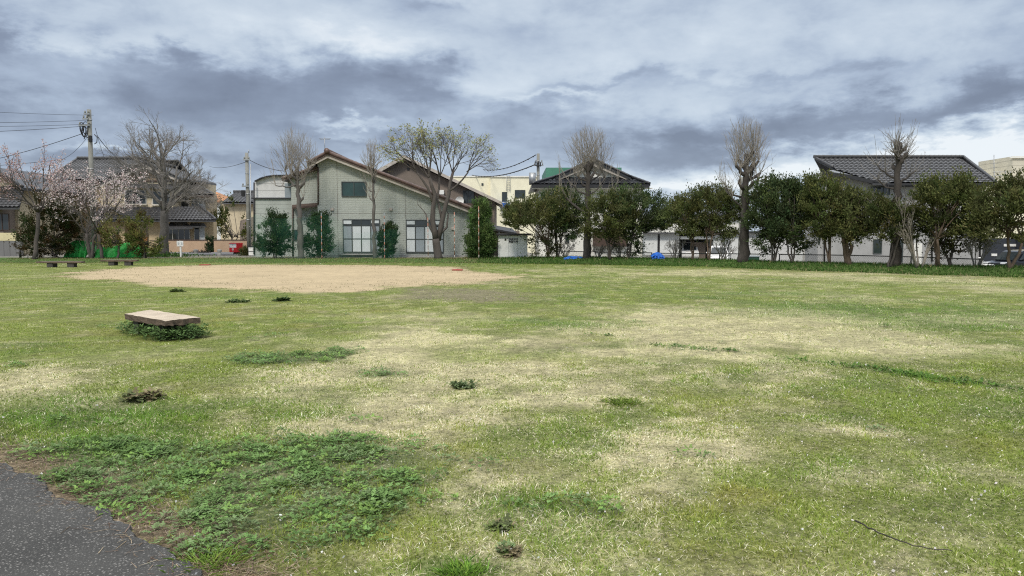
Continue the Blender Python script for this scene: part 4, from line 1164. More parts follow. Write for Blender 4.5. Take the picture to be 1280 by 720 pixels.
# ================================================================== grey house with the wide dark tiled roof
Y = 50.0
R = root('hip_roof_house', (X(1130, Y), Y, hz(X(1130, Y), Y)), 'light grey modern house with a wide glossy dark tiled hip roof', 'house')
gv = ground_v(1130, Y)
mb = MB(); wallpoly(mb, [(1100, gv), (1228, gv), (1228, 229), (1112, 229), (1100, 228.5)], Y, 8.5); mb.build('wall', M['house_grey'], R)
mb = MB(); wallpoly(mb, [(1022, gv), (1100, gv), (1100, 228.5), (1064, 222), (1036, 216.5), (1022, 216.5)], Y, 2.2); mb.build('wing_wall', M['house_grey'], R)
yr = Y + 3.6; ye = Y - .75
r0, r1 = at(1018, 197.5, yr), at(1204.5, 197.5, yr); e1 = at(1245, 228.5, ye)
dn = np.array([0, ye - yr, e1[2] - r1[2]]); SL = np.linalg.norm(dn)
x0 = r0[0]; wid = e1[0] - x0
eA = at(1030, 213.5, ye); eB = at(1114, 229, ye)
dA = np.array([r0[0], eA[0]])
def inside(s, t):
    x = x0 + s; q = t / SL
    if x > r1[0] + (e1[0] - r1[0]) * q: return False
    # clipped lower left corner
    xa = 1.0; ql = .42 + .5 * (x - (x0 + .3)) / (eB[0] - 1.4 - x0)
    if x < eB[0] - 1.2 and q > ql: return False
    if q > .0 and x < x0 + .55 * q / .42 * 1.0: return False
    return True
rf = MB(); tile_plane(rf, r0, (1, 0, 0), dn, wid, SL, inside, .33, .33, .05, .04)
D3 = dn / SL
def on(s, q): 
    p = np.array([x0 + s, r0[1], r0[2]]) + dn * q; return p
pts = [on(0, 0), on(r1[0] - x0, 0), on(wid, 1), on(eB[0] - 1.2 - x0, 1), on(eB[0] - 1.4 - x0, .92), on(.6, .42)]
rf.ext([tuple(p + np.array([0, 0, -.05])) for p in pts], (0, 0, -.1))
# rear slope and the right hip
bk = [on(0, 0), on(r1[0] - x0, 0), (e1[0], yr + 4.3, e1[2]), (x0 + 3.2, yr + 4.3, e1[2])]
rf.ext([tuple(p) for p in bk], (0, 0, -.12)); rf.ext([tuple(on(r1[0] - x0, 0)), tuple(on(wid, 1)), (e1[0], yr + 4.3, e1[2])], (0, 0, -.12))
ro = rf.build('roof', M['tile_dark'], R)
rg = MB(); roll(rg, on(-.05, 0) + np.array([0, 0, .1]), on(r1[0] - x0, 0) + np.array([0, 0, .1]), .13); roll(rg, on(r1[0] - x0, 0) + np.array([0, 0, .08]), on(wid, 1) + np.array([0, 0, .06]), .12)
roll(rg, on(0, 0) + np.array([0, 0, .06]), on(.6, .42) + np.array([0, 0, .06]), .1); rg.build('ridge_tiles', M['tile_dark'], ro)
# sheet roof strip below the diagonal cut
st = MB(); a = on(.6, .43); b = on(eB[0] - 1.25 - x0, .93)
st.ext([tuple(a + np.array([0, -.02, -.14])), tuple(b + np.array([0, -.02, -.1])), at(1112, 228, ye + .05), at(1088, 225.5, ye + .05), at(1034, 212.5, ye + .25)], (0, 0, -.06)); st.build('sheet_roof', M['steel'], ro)
gt = MB(); gt.box(eB[0] - .3, e1[0] + .05, ye - .1, ye, e1[2] - .18, e1[2] - .05)
p = [at(1028.5, 214, ye + .2), at(1060, 218, ye + .1), at(1114, 230, ye - .02)]
for a, b in zip(p[:-1], p[1:]): gt.ext([a, b, (b[0], b[1], b[2] - .24), (a[0], a[1], a[2] - .24)], (0, .12, 0))
gt.build('gutter', M['dark_trim'], R)
sf = MB(); sf.ext([(eB[0] - .2, ye + .02, e1[2] - .19), (e1[0] - .1, ye + .02, e1[2] - .19), (e1[0] - .1, Y + .02, e1[2] - .19), (eB[0] - .2, Y + .02, e1[2] - .19)], (0, 0, -.03)); sf.build('soffit', M['dark_trim'], R)
window(R, Y, 1086, 233.5, 1110, 243.8, 3, fr='frame'); window(R, Y, 1091.5, 299, 1102.5, 317, 1, fr='frame'); window(R, Y, 1022.5, 290, 1025, 305, 1, fr='frame')
window(R, Y, 1120, 299, 1129, 328, 1, fr='frame', name='door'); window(R, Y, 1190, 240, 1206, 254, 2, fr='frame')
dp = MB()
for u in (1030.5, 1165, 1225):
    dp = MB(); dp.tube([at(u, 231 if u > 1100 else 216, Y - .07), at(u, 327, Y - .07)], .05, 8); dp.build('downpipe', M['dark_trim'], R)
lr = MB(); lr.ext([at(1017, 224, Y - .5), at(1030, 222.5, Y - .5), at(1030, 222.5, Y + 3), at(1017, 224, Y + 3)], (0, 0, -.3)); lr.build('side_canopy', M['tile_dark'], R)
pb = MB(); pb.box(X(1138, Y), X(1148, Y), Y - .5, Y - .004, Zp(330, Y), Zp(304, Y)); pb.build('bay', M['white_wall'], R)

# ================================================================== left: beige house
Y = 62.0
R = root('tiled_house', (X(165, Y), Y, hz(X(165, Y), Y)), 'two storey beige house with grey tiled roofs behind the blossom and bare tree', 'house')
gv = ground_v(165, Y)
mb = MB(); wallpoly(mb, [(60, gv), (127, gv), (127, 224), (60, 224)], Y + .8, 8); mb.build('wall', M['beige'], R)
mb = MB(); wallpoly(mb, [(126.6, gv), (216, gv), (216, 222), (180, 208), (126.6, 226)], Y, 9); mb.build('gable_wall', M['beige_pale'], R)
mb = MB(); wallpoly(mb, [(215.6, gv), (262, gv), (262, 243), (215.6, 243)], Y + 1.6, 1.6); mb.build('wing_wall', M['beige'], R)
gp_ = MB(); gp_.ext([at(134, 226, Y - .05), at(217, 226, Y - .05), at(180, 206.5, Y - .05)], (0, .045, 0)); gp_.build('gable_boarding', M['gable_tan'], R)
# main roof, slope towards us
yr = Y + 4.5; ye = Y
r0, r1 = at(97, 199.5, yr), at(181, 199.5, yr); e0 = at(58, 224.5, ye)
dn = np.array([0, ye - yr, e0[2] - r0[2]]); SL = np.linalg.norm(dn)
rf = MB(); x0 = e0[0]; e1x = X(140, ye); wid = r1[0] - x0
tile_plane(rf, (x0, yr, r0[2]), (1, 0, 0), dn, wid, SL, lambda s, t: x0 + s > r0[0] - (r0[0] - x0) * t / SL and x0 + s < r1[0] - (r1[0] - e1x) * t / SL * .95, .3, .32, .05, .04)
rf.ext([(r0[0], yr, r0[2] - .05), (r1[0], yr, r1[2] - .05), (e1x + .4, ye + .3, e0[2]), (x0, ye, e0[2] - .05)], (0, 0, -.1))
rf.ext([(r0[0], yr, r0[2]), (r1[0] + 3, yr, r1[2]), (r1[0] + 3, yr + 4.5, e0[2]), (x0, yr + 4.5, e0[2])], (0, 0, -.12))
ro = rf.build('roof', M['tile_grey'], R)
rg = MB(); roll(rg, (r0[0], yr, r0[2] + .14), (r1[0] + .3, yr, r1[2] + .14), .16); roll(rg, (r0[0], yr, r0[2] + .08), (x0, ye, e0[2] + .06), .13); rg.build('ridge_tiles', M['tile_grey'], ro)
# gable roof facing us
yo = Y - .8; pk = at(180.5, 202.5, yo); le = at(124.5, 227.8, yo); re_ = at(222, 221, yo)
rf = MB()
for a, b in ((pk, re_), (le, pk)): roofslab(rf, [a, b, shift(b, 8), shift(a, 6.5)], .18)
go = rf.build('gable_roof', M['tile_grey'], R)
vg = MB()
for e in (le, re_): roll(vg, (pk[0], yo - .02, pk[2] + .05), (e[0], yo - .02, e[2] + .05), .11)
roll(vg, (pk[0], yo - .1, pk[2] + .14), (pk[0], yo + 6, pk[2] + .14), .15); vg.build('verge_tiles', M['tile_grey'], go)
bgd = MB()
for e in (le, re_): bgd.ext([(pk[0], yo + .06, pk[2] - .19), (e[0], yo + .06, e[2] - .19), (e[0], yo + .06, e[2] - .4), (pk[0], yo + .06, pk[2] - .42)], (0, .07, 0))
bgd.build('bargeboard', M['fascia_pale'], go)
tr = MB(); tr.box(X(132, Y), X(218, Y), Y - .09, Y - .052, Zp(227.5, Y), Zp(225.6, Y)); tr.box(X(176.5, Y), X(177.6, Y), Y - .088, Y - .054, Zp(225.6, Y), Zp(210, Y))
tr.box(X(134.5, Y), X(136, Y), Y - .08, Y - .003, Zp(262, Y), Zp(227.6, Y)); tr.build('timber', M['brown_trim'], R)
# right wing roof
yr2 = Y + 5; ye2 = Y + .7; a0 = at(200, 222, yr2); a1 = at(228, 222, yr2); b1 = at(267, 243.5, ye2)
dn = np.array([0, ye2 - yr2, b1[2] - a0[2]]); SL2 = np.linalg.norm(dn); wd = b1[0] - a0[0]
rf = MB(); tile_plane(rf, a0, (1, 0, 0), dn, wd, SL2, lambda s, t: s < (a1[0] - a0[0]) + (wd - (a1[0] - a0[0])) * t / SL2, .3, .32, .05, .04)
rf.ext([(a0[0], yr2, a0[2] - .06), (a1[0], yr2, a0[2] - .06), (b1[0], ye2, b1[2] - .06), (a0[0], ye2, b1[2] - .06)], (0, 0, -.1))
wo = rf.build('wing_roof', M['tile_grey'], R); rg = MB(); roll(rg, (a1[0], yr2, a1[2] + .06), (b1[0], ye2, b1[2] + .06), .12); rg.build('ridge_tiles', M['tile_grey'], wo)
gt = MB(); gt.box(X(200, ye2), b1[0], ye2 - .1, ye2 - .01, b1[2] - .2, b1[2] - .06); gt.build('gutter', M['brown_trim'], R); gt = MB(); gt.box(X(58, ye), X(128, ye), ye - .11, ye - .02, e0[2] - .2, e0[2] - .06); gt.build('gutter', M['brown_trim'], R)
# lower skirt roof
ys = Y + .1; yse = Y - 1.7
s0, s1 = at(126, 258.5, ys), at(250, 262, ys); t1 = at(270, 278, yse); t0 = at(128, 275, yse)
dn = np.array([0, yse - ys, t0[2] - s0[2]]); SLs = np.linalg.norm(dn); wd = t1[0] - s0[0]
rf = MB(); tile_plane(rf, s0, (1, 0, 0), dn, wd, SLs, lambda s, t: s < (s1[0] - s0[0]) + (wd - (s1[0] - s0[0])) * t / SLs, .3, .3, .045, .035)
rf.ext([(s0[0], ys, s0[2] - .06), (s1[0], ys, s0[2] - .06), (t1[0], yse, t0[2] - .06), (s0[0], yse, t0[2] - .06)], (0, 0, -.1))
lo = rf.build('skirt_roof', M['tile_dark'], R); rg = MB(); roll(rg, (s1[0], ys, s0[2] + .06), (t1[0], yse, t0[2] + .06), .12); rg.build('ridge_tiles', M['tile_dark'], lo)
# small porch gable at the left
pg = MB(); p0 = at(139, 258, Y - 1.4); pl = at(124, 266, Y - 1.4); pr = at(160, 273, Y - 1.4)
for a, b in ((p0, pr), (pl, p0)): roofslab(pg, [a, b, shift(b, 1.5), shift(a, 1.5)], .16)
pg.build('porch_roof', M['tile_dark'], R)
pw = MB(); pw.ext([at(128, gv, Y - 1.0), at(156, gv, Y - 1.0), at(156, 272.5, Y - 1.0), at(139, 261, Y - 1.0), at(128, 267, Y - 1.0)], (0, .95, 0)); pw.build('porch_wall', M['beige'], R)
# ground floor bay below the skirt roof
gb = MB(); gb.ext([at(186, gv, Y - .7), at(267, gv, Y - .7), at(267, 277, Y - .7), at(186, 277, Y - .7)], (0, .68, 0)); gb.build('bay_wall', M['beige'], R)
aw = MB(); aw.ext([at(208, 285, Y - 1.8), at(241, 285, Y - 1.8), at(233, 277.5, Y - .72), at(213, 277.5, Y - .72)], (0, 0, -.09)); aw.ext([at(236, 283, Y - 1.5), at(258, 283, Y - 1.5), at(255, 278.8, Y - .72), at(238, 278.8, Y - .72)], (0, 0, -.09)); aw.build('awning', M['tile_dark'], R)
window(R, Y - .7, 209, 286, 238, 302, 4, fr='frame_pale'); window(R, Y - .7, 243, 284, 256.5, 302, 2, fr='frame_pale', curtains=((1, 'curtain', 285, 301),))
window(R, Y, 158, 237.5, 185, 255.5, 3, fr='frame_pale', sill='cream_trim'); window(R, Y, 192.5, 239, 214, 256, 2, fr='frame_pale', sill='cream_trim')
window(R, Y + 1.6, 218, 247, 238, 259.5, 2, fr='frame_pale', sill='cream_trim'); window(R, Y + 1.6, 241, 248, 258, 261, 2, fr='frame_pale', sill='cream_trim', curtains=((1, 'curtain', 249, 260),))
aw = MB(); aw.ext([at(153, 232.5, Y - .8), at(216, 235.5, Y - .8), at(216, 230, Y - .004), at(155, 229, Y - .004)], (0, 0, -.08)); aw.build('window_awning', M['tile_grey'], R)
dr = MB(); dr.box(X(183.5, Y), X(190, Y), Y - .75, Y - .702, gz(187, Y), Zp(296, Y)); dr.build('door', mat('orange_door', (.38, .17, .05), .6, .2, 3), R)

# tan garden walls and the road in front of it
Yw = 60.2
for (u0, u1, lb) in ((204.5, 258.5, 'tan plastered garden wall behind the white notice board'), (267, 312, 'tan plastered garden wall behind the red mailbox')):
    Rw = root('garden_wall', (X(u0, Yw), Yw, hz(X(u0, Yw), Yw)), lb, 'wall', 'tan garden walls')
    mb = MB(); mb.box(X(u0, Yw), X(u1, Yw), Yw, Yw + .15, Zp(315.8, Yw), Zp(300.8, Yw)); mb.build('wall_face', M['tan_wall'], Rw)
    mb = MB(); mb.box(X(u0, Yw) - .03, X(u1, Yw) + .03, Yw - .03, Yw + .19, Zp(300.7, Yw), Zp(299.4, Yw)); mb.build('coping', M['brown_trim'], Rw)
    mb = MB(); mb.box(X(u0, Yw) - .02, X(u1, Yw) + .02, Yw - .02, Yw + .17, gz(u0, Yw), Zp(315.9, Yw)); mb.build('footing', M['stone_dark'], Rw)
mb = MB(); zr = .2
xa, xb = X(232, 52.5), X(316, 56)
mb.add([(X(222, 56.2), 56.2, 0), (X(238, 51.6), 51.6, 0), (X(318, 51.6), 51.6, 0), (X(318, 59.9), 59.9, 0), (X(200, 59.9), 59.9, 0)], [(0, 1, 2, 3, 4)])
V_ = [(p[0], p[1], hz(p[0], p[1]) + .05) for p in mb.v]; mb.v = V_
rd = mb.build('road', M['road']); rd['kind'] = 'structure'

# distant houses between the tan wall and the annex
Y = 84.0
R = root('tiled_house', (X(300, Y), Y, 0), 'cream house with grey tiled roof beside the concrete pole', 'house')
mb = MB(); mb.ext([at(276, 330, Y), at(318, 330, Y), at(318, 251, Y), at(276, 251, Y)], (0, 7, 0)); mb.build('wall', M['beige_pale'], R)
r0 = at(292, 240.5, Y + 3.5); dn = np.array([0, -4.2, at(0, 253, Y - .7)[2] - r0[2]]); SL = np.linalg.norm(dn); xl = X(281, Y); wd = X(330, Y) - xl
rf = MB(); tile_plane(rf, (xl, Y + 3.5, r0[2]), (1, 0, 0), dn, wd, SL, lambda s, t: s > (r0[0] - xl) * (1 - t / SL), .4, .4, .06, .05)
rf.ext([(r0[0], Y + 3.5, r0[2] - .08), (xl + wd, Y + 3.5, r0[2] - .08), (xl + wd, Y - .7, r0[2] + dn[2] - .08), (xl, Y - .7, r0[2] + dn[2] - .08)], (0, 0, -.12))
ro = rf.build('roof', M['tile_grey'], R); rg = MB(); roll(rg, (r0[0], Y + 3.5, r0[2] + .1), (xl + wd, Y + 3.5, r0[2] + .1), .18); rg.build('ridge_tiles', M['tile_grey'], ro)
pw = MB(); pw.ext([at(300, 330, Y - 3), at(320, 330, Y - 3), at(320, 270, Y - 3), at(300, 276, Y - 3)], (0, 2.9, 0)); pw.build('porch', M['taupe'], R)
Y = 92.0
R = root('orange_roof_house', (X(265, Y), Y, 0), 'far house with an orange tiled roof and one dark upper window', 'house')
mb = MB(); mb.ext([at(254, 330, Y), at(276, 330, Y), at(276, 250, Y), at(254, 250, Y)], (0, 7, 0)); mb.build('wall', M['pale_wall'], R)
rf = MB(); a0, a1 = at(252, 239.5, Y + 3), at(270, 239.5, Y + 3); b0, b1 = at(246, 251.5, Y - .6), at(283, 251.5, Y - .6)
rf.ext([a0, a1, b1, b0], (0, 0, -.15)); rf.ext([a1, b1, (b1[0], Y + 6, b1[2])], (0, 0, -.15)); rf.build('roof', M['tile_orange'], R)
window(R, Y, 259.5, 255, 265.5, 267.5, 1, fr='frame_pale')

# far left house
Y = 54.0
R = root('tiled_house', (X(5, Y), Y, hz(X(5, Y), Y)), 'dark tiled house cut off by the left edge of the photo', 'house')
gv = ground_v(0, Y)
mb = MB(); mb.ext([at(-70, gv, Y), at(23, gv, Y), at(23, 232, Y), at(-14, 214, Y), at(-70, 240, Y)], (0, 8, 0)); mb.build('wall', M['beige_pale'], R)
yo = Y - .8; pk = at(-14, 208, yo); re_ = at(29.5, 234.5, yo); le = at(-80, 246, yo); rf = MB()
for a, b in ((pk, re_), (le, pk)): roofslab(rf, [a, b, shift(b, 9), shift(a, 9)], .2)
ro = rf.build('roof', M['tile_dark'], R); vg = MB(); roll(vg, (pk[0], yo - .02, pk[2] + .06), (re_[0], yo - .02, re_[2] + .06), .12); vg.build('verge_tiles', M['tile_dark'], ro)
s0 = at(-70, 233, Y - .02); t0 = at(-70, 259, Y - 2.1); dn = np.array([0, t0[1] - s0[1], t0[2] - s0[2]]); SL = np.linalg.norm(dn); wd = X(27, Y - 2) - s0[0]
rf = MB(); tile_plane(rf, s0, (1, 0, 0), dn, wd, SL, lambda s, t: s < wd - .9 * (1 - t / SL), .3, .3, .05, .04); rf.ext([tuple(np.array(s0) + (0, 0, -.06)), (s0[0] + wd - .9, s0[1], s0[2] - .06), (s0[0] + wd, t0[1], t0[2] - .06), (s0[0], t0[1], t0[2] - .06)], (0, 0, -.1)); rf.build('skirt_roof', M['tile_dark'], R)
bw = MB(); bw.box(X(-70, Y), X(20, Y), Y - 1.3, Y - .02, gz(0, Y), Zp(259, Y)); bw.build('ground_floor_wall', M['taupe'], R)
window(R, Y - 1.3, -5, 267, 13, 288, 2, fr='brown_trim')
Yf = 49.5
R = root('boundary_wall', (X(0, Yf), Yf, hz(X(0, Yf), Yf)), 'grey block boundary wall topped with a pale yellow panel at the far left', 'wall')
mb = MB(); mb.box(X(-90, Yf), X(27, Yf), Yf, Yf + .15, gz(0, Yf), Zp(301, Yf)); mb.build('blockwork', M['blocks'], R)
mb = MB(); mb.box(X(-90, Yf), X(20, Yf), Yf - .02, Yf + .1, Zp(300.9, Yf), Zp(291, Yf)); mb.build('panel', mat('yellow_panel', (.6, .54, .33), .8, .1, 2), R)
pp = MB(); x, y = X(24.3, 46), 46; pp.tube([(x, y, hz(x, y) - .1), (x, y, Zp(311, y))], .07, 10); pp.disc((x, y, Zp(311, y)), .08, 2, .03)
o = pp.build('bollard', M['black'], None, (x, y, hz(x, y))); tag(o, 'black post standing by the grey block wall at far left', 'bollard')

# ================================================================== right: low white sheds beyond the bank
Y = 64.0
R = root('workshop', (X(855, Y), Y, hz(X(855, Y), Y)), 'long low white workshop with a dark open bay seen under the trees', 'building')
gz_ = gz(855, Y)
mb = MB(); 
for u0, u1 in ((806, 822), (825, 849), (892, 906)): mb.box(X(u0, Y), X(u1, Y), Y, Y + 8, gz_, Zp(292.5, Y))
mb.box(X(849, Y), X(892, Y), Y + 5, Y + 8, gz_, Zp(292.5, Y)); mb.box(X(822, Y), X(825, Y), Y + .3, Y + 8, gz_, Zp(292.5, Y)); mb.build('wall', M['pale_wall'], R)
mb = MB(); mb.box(X(803, Y), X(909, Y), Y - .5, Y + 8.2, Zp(292.4, Y), Zp(290.4, Y)); mb.build('roof', M['tile_grey'], R)
mb = MB(); mb.box(X(849.3, Y), X(891.7, Y), Y - .1, Y + .1, Zp(299, Y), Zp(295.5, Y)); mb.build('lintel_panel', M['white_paint'], R)
mb = MB(); mb.box(X(822.3, Y), X(824.7, Y), Y - .02, Y + .2, gz_, Zp(295, Y)); mb.build('slot_door', M['black'], R)
mb = MB(); mb.box(X(804, Y), X(849, Y), Y - .06, Y - .003, gz_, Zp(318.5, Y)); mb.build('plinth', M['concrete'], R)
mb = MB(); mb.box(X(869, Y), X(886, Y), Y + 1, Y + 3, gz_, Zp(303, Y)); mb.build('crate_wall', M['taupe'], R)
Y = 62.0
R = root('garage', (X(955, Y), Y, hz(X(955, Y), Y)), 'white garage with ribbed shutters behind the tall bare tree', 'building')
mb = MB(); mb.box(X(912, Y), X(1004, Y), Y, Y + 6, gz(955, Y), Zp(291.5, Y)); mb.build('wall', M['pale_wall'], R)
mb = MB(); mb.box(X(909, Y), X(1007, Y), Y - .4, Y + 6.2, Zp(291.4, Y), Zp(289, Y)); mb.build('roof', M['tile_dark'], R)
for a, b in ((932, 957), (960, 990)):
    mb = MB(); mb.box(X(a, Y), X(b, Y), Y - .04, Y - .004, gz(955, Y), Zp(296, Y)); mb.build('shutter', M['shutter'], R)
Y = 78.0
R = root('low_house', (X(880, Y), Y, 0), 'low dark roofed house glimpsed over the right hand trees', 'house')
mb = MB(); mb.ext([at(815, 330, Y), at(930, 330, Y), at(930, 268, Y), at(815, 268, Y)], (0, 8, 0)); mb.build('wall', M['white_wall'], R)
rf = MB(); a0, a1, b1, b0 = at(838, 258, Y + 4), at(910, 258, Y + 4), at(936, 269, Y - .6), at(808, 269, Y - .6)
rf.ext([a0, a1, b1, b0], (0, 0, -.15)); rf.ext([a1, b1, (b1[0], Y + 8, b1[2])], (0, 0, -.15)); rf.ext([a0, b0, (b0[0], Y + 8, b0[2])], (0, 0, -.15)); rf.build('roof', M['tile_grey'], R)

# dark building and white block at the far right
Y = 58.0
R = root('carport_building', (X(1265, Y), Y, hz(X(1265, Y), Y)), 'navy walled low building with white strip behind the black car', 'building')
mb = MB(); mb.box(X(1226, Y), X(1330, Y), Y, Y + 6, gz(1265, Y), Zp(298, Y)); mb.build('wall', M['navy'], R)
mb = MB(); mb.box(X(1255, Y), X(1270, Y), Y - .05, Y - .004, Zp(308, Y), Zp(305, Y)); mb.box(X(1240, Y), X(1247, Y), Y - .05, Y - .004, Zp(320, Y), Zp(317, Y)); mb.build('white_strip', M['white_paint'], R)
mb = MB(); mb.box(X(1270, Y), X(1332, Y), Y - .6, Y - .006, Zp(312, Y), Zp(297, Y)); mb.build('canopy', M['navy'], R)
Y = 82.0
R = root('flat_roof_building', (X(1262, Y), Y, 0), 'pale flat roofed block with roof railing and mast at the far right', 'building')
mb = MB(); mb.ext([at(1226, 330, Y), at(1340, 330, Y), at(1340, 227, Y), at(1226, 227, Y)], (0, 8, 0)); mb.build('wall', M['cream'], R)
mb = MB(); mb.ext([at(1265.5, 228, Y + 1), at(1340, 228, Y + 1), at(1340, 195.5, Y + 1), at(1265.5, 195.5, Y + 1)], (0, 6, 0)); mb.build('tower_wall', board_mat('cream_slats', (.6, .56, .46), .55), R)
mb = MB(); mb.box(X(1264.8, Y), X(1342, Y), Y + .8, Y + 1.0, Zp(196.6, Y), Zp(195, Y)); mb.build('coping', M['white_wall'], R)
mb = MB()
for v in (215, 219.5): mb.tube([at(1241, v, Y + .5), at(1265, v, Y + .5)], .03, 5)
for u in (1243, 1250, 1257, 1263): mb.tube([at(u, 214, Y + .5), at(u, 227.5, Y + .5)], .03, 5)
mb.build('railing', M['steel'], R)
mb = MB(); mb.tube([at(1242.5, 227.5, Y + .6), at(1242.5, 193.5, Y + .6)], .045, 6)
for v, w in ((200, 2.5), (204, 5.5), (209, 4)): mb.tube([at(1242.5 - w, v, Y + .6), at(1242.5 + w, v, Y + .6)], .025, 5)
mb.build('mast', M['steel'], R)

# ------------------------------------------------------------------ white storage shed with black lettering
Y = 44.9
R = root('storage_shed', (X(641, Y), Y, hz(X(641, Y), Y)), 'white sheet metal storage shed with two rows of black lettering', 'shed')
z0, z1 = Zp(325.6, Y), Zp(294.5, Y); x0, x1 = X(622.5, Y), X(659.3, Y)
mb = MB(); mb.box(x0 + .02, x1 - .02, Y + .03, Y + 1.5, z0, z1); mb.build('body', M['shed_side'], R)
for a, b in ((0, .36), (.365, .67), (.675, 1)):
    mb = MB(); mb.box(x0 + (x1 - x0) * a, x0 + (x1 - x0) * b, Y, Y + .026, z0 + .02, z1); mb.build('front_panel', M['shed'], R, bevel=.006)
mb = MB(); mb.box(x0 - .1, x1 + .25, Y - .18, Y + 1.65, z1 + .003, z1 + .13); mb.build('roof', M['dark_trim'], R, bevel=.01)
for q in (.1, .5, .9):
    mb = MB(); xx = x0 + (x1 - x0) * q; mb.box(xx - .1, xx + .1, Y + .1, Y + .4, hz(x0, Y) - .1, z0 - .003); mb.build('foot', M['concrete'], R)
def lettering(txt, size, loc, rot, material, name, parent):
    cu = bpy.data.curves.new(name, 'FONT'); cu.body = txt; cu.size = size; cu.align_x = 'RIGHT'; cu.extrude = .003; cu.offset = .007
    to = bpy.data.objects.new('lettering_source', cu); COL.objects.link(to)
    bpy.context.view_layer.update()
    me = bpy.data.meshes.new_from_object(to.evaluated_get(bpy.context.evaluated_depsgraph_get()))
    bpy.data.objects.remove(to)
    from mathutils import Matrix
    o_ = ORIG[parent.name]
    me.transform(Matrix.Translation(Vector(loc) - Vector(o_)) @ Matrix.Rotation(rot[2], 4, 'Z') @ Matrix.Rotation(PI / 2, 4, 'X'))
    me.materials.clear()
    return link_mesh(me, name, material, parent, None)
sz = (X(647.2, Y) - X(630.2, Y)) / 6
lettering('自主防災組織', sz * 1.0, (X(647.3, Y), Y - .016, Zp(300.4, Y)), (0, 0, 0), M['black'], 'lettering', R)
lettering('防災倉庫', sz * 1.0, (X(647.3, Y), Y - .016, Zp(303.4, Y)), (0, 0, 0), M['black'], 'lettering', R)
# low dark carport roof behind the shed
Y = 51.0
R = root('lean_to', (X(625, Y), Y, hz(X(625, Y), Y)), 'dark lean-to roof on posts just behind the white shed', 'lean-to')
mb = MB(); mb.ext([at(602, 283, Y), at(646, 291, Y), at(640, 285.5, Y + 3), at(604, 279, Y + 3)], (0, 0, -.12)); mb.build('roof', M['dark_trim'], R)
for u in (606, 624, 642):
    mb = MB(); mb.tube([(X(u, Y), Y + .2, gz(u, Y)), (X(u, Y), Y + .2, Zp(286 + (u - 606) * .15, Y))], .05, 8); mb.build('post', M['white_paint'], R)
mb = MB(); mb.box(X(600, Y), X(650, Y), Y + 3, Y + 3.2, gz(620, Y), Zp(288, Y)); mb.build('wall', M['taupe'], R)
# ------------------------------------------------------------------ skeletons of bare trees
class Skel:
    def __init__(s): s.P = []; s.R = []; s.lv = []
    def add(s, pts, rad, lv): s.P.append(np.array(pts, float)); s.R.append(np.array(rad, float)); s.lv.append(lv)

def wander(p, d, L, n, r, jit, up):
    pts = [np.array(p, float)]; d = np.array(d, float); d /= np.linalg.norm(d)
    for i in range(n):
        d = d + r.normal(0, jit, 3) + np.array([0, 0, up]); d /= np.linalg.norm(d)
        pts.append(pts[-1] + d * L / n)
    return np.array(pts), d

def grow(sk, p, d, L, rad, lv, maxlv, r, spread=.6, up=.06, kids=(4, 6), ratio=.62, jit=.12, rmin=.006, flat=1.0):
    n = max(3, 6 - lv); pts, dl = wander(p, d, L, n, r, jit, up)
    sk.add(pts, np.linspace(rad, max(rmin, rad * .45), n + 1), lv)
    if lv >= maxlv: return
    k = int(r.integers(kids[0], kids[1] + 1))
    for i in range(k):
        f = .3 + .7 * (i + r.uniform(0, .8)) / k; f = min(f, 1.0)
        j = f * n; a = int(min(j, n - 1)); q = pts[a] + (pts[a + 1] - pts[a]) * (j - a)
        t = pts[a + 1] - pts[a]; t /= np.linalg.norm(t)
        o = np.cross(t, r.normal(size=3)); o /= np.linalg.norm(o) + 1e-9
        dd = t * math.cos(spread) + o * math.sin(spread * r.uniform(.6, 1.3)); dd[1] *= flat
        grow(sk, q, dd, L * ratio * r.uniform(.75, 1.2) * (1.15 - .4 * f), max(rmin, rad * (.62 - .25 * f) * r.uniform(.8, 1.1)), lv + 1, maxlv, r, spread, up, kids, ratio, jit, rmin, flat)

def skel_mesh(sk, lo, hi, sides):
    mb = MB()
    for P, R, l in zip(sk.P, sk.R, sk.lv):
        if lo <= l <= hi: mb.tube(P, R, sides(l), cap=l < 2)
    return mb

def fit(sk, base, x0, x1, ztop, q=.7):
    """scale the crown about the trunk so that it reaches the wanted width and height"""
    A = np.concatenate([p for p, l in zip(sk.P, sk.lv)])
    b = np.array(base); zq = np.percentile(A[:, 2], 99.6); xl = np.percentile(A[:, 0], q); xr = np.percentile(A[:, 0], 100 - q)
    s = (ztop - b[2]) / (zq - b[2]); kx = (x1 - x0) / max(.1, xr - xl)
    sh = (x0 + x1) / 2 - (b[0] + ((xl + xr) / 2 - b[0]) * kx)
    for i, p in enumerate(sk.P):
        h = np.clip((p[:, 2] - b[2]) / (zq - b[2]), 0, 1)
        p[:, 0] = b[0] + (p[:, 0] - b[0]) * kx + sh * h ** 1.2; p[:, 1] = b[1] + (p[:, 1] - b[1]) * kx
        p[:, 2] = b[2] + (p[:, 2] - b[2]) * s

def tree_root(u, Y, name, label, grp=None):
    x = X(u, Y); return root(name, (x, Y, hz(x, Y)), label, 'tree', grp), np.array([x, Y, hz(x, Y) - .1])

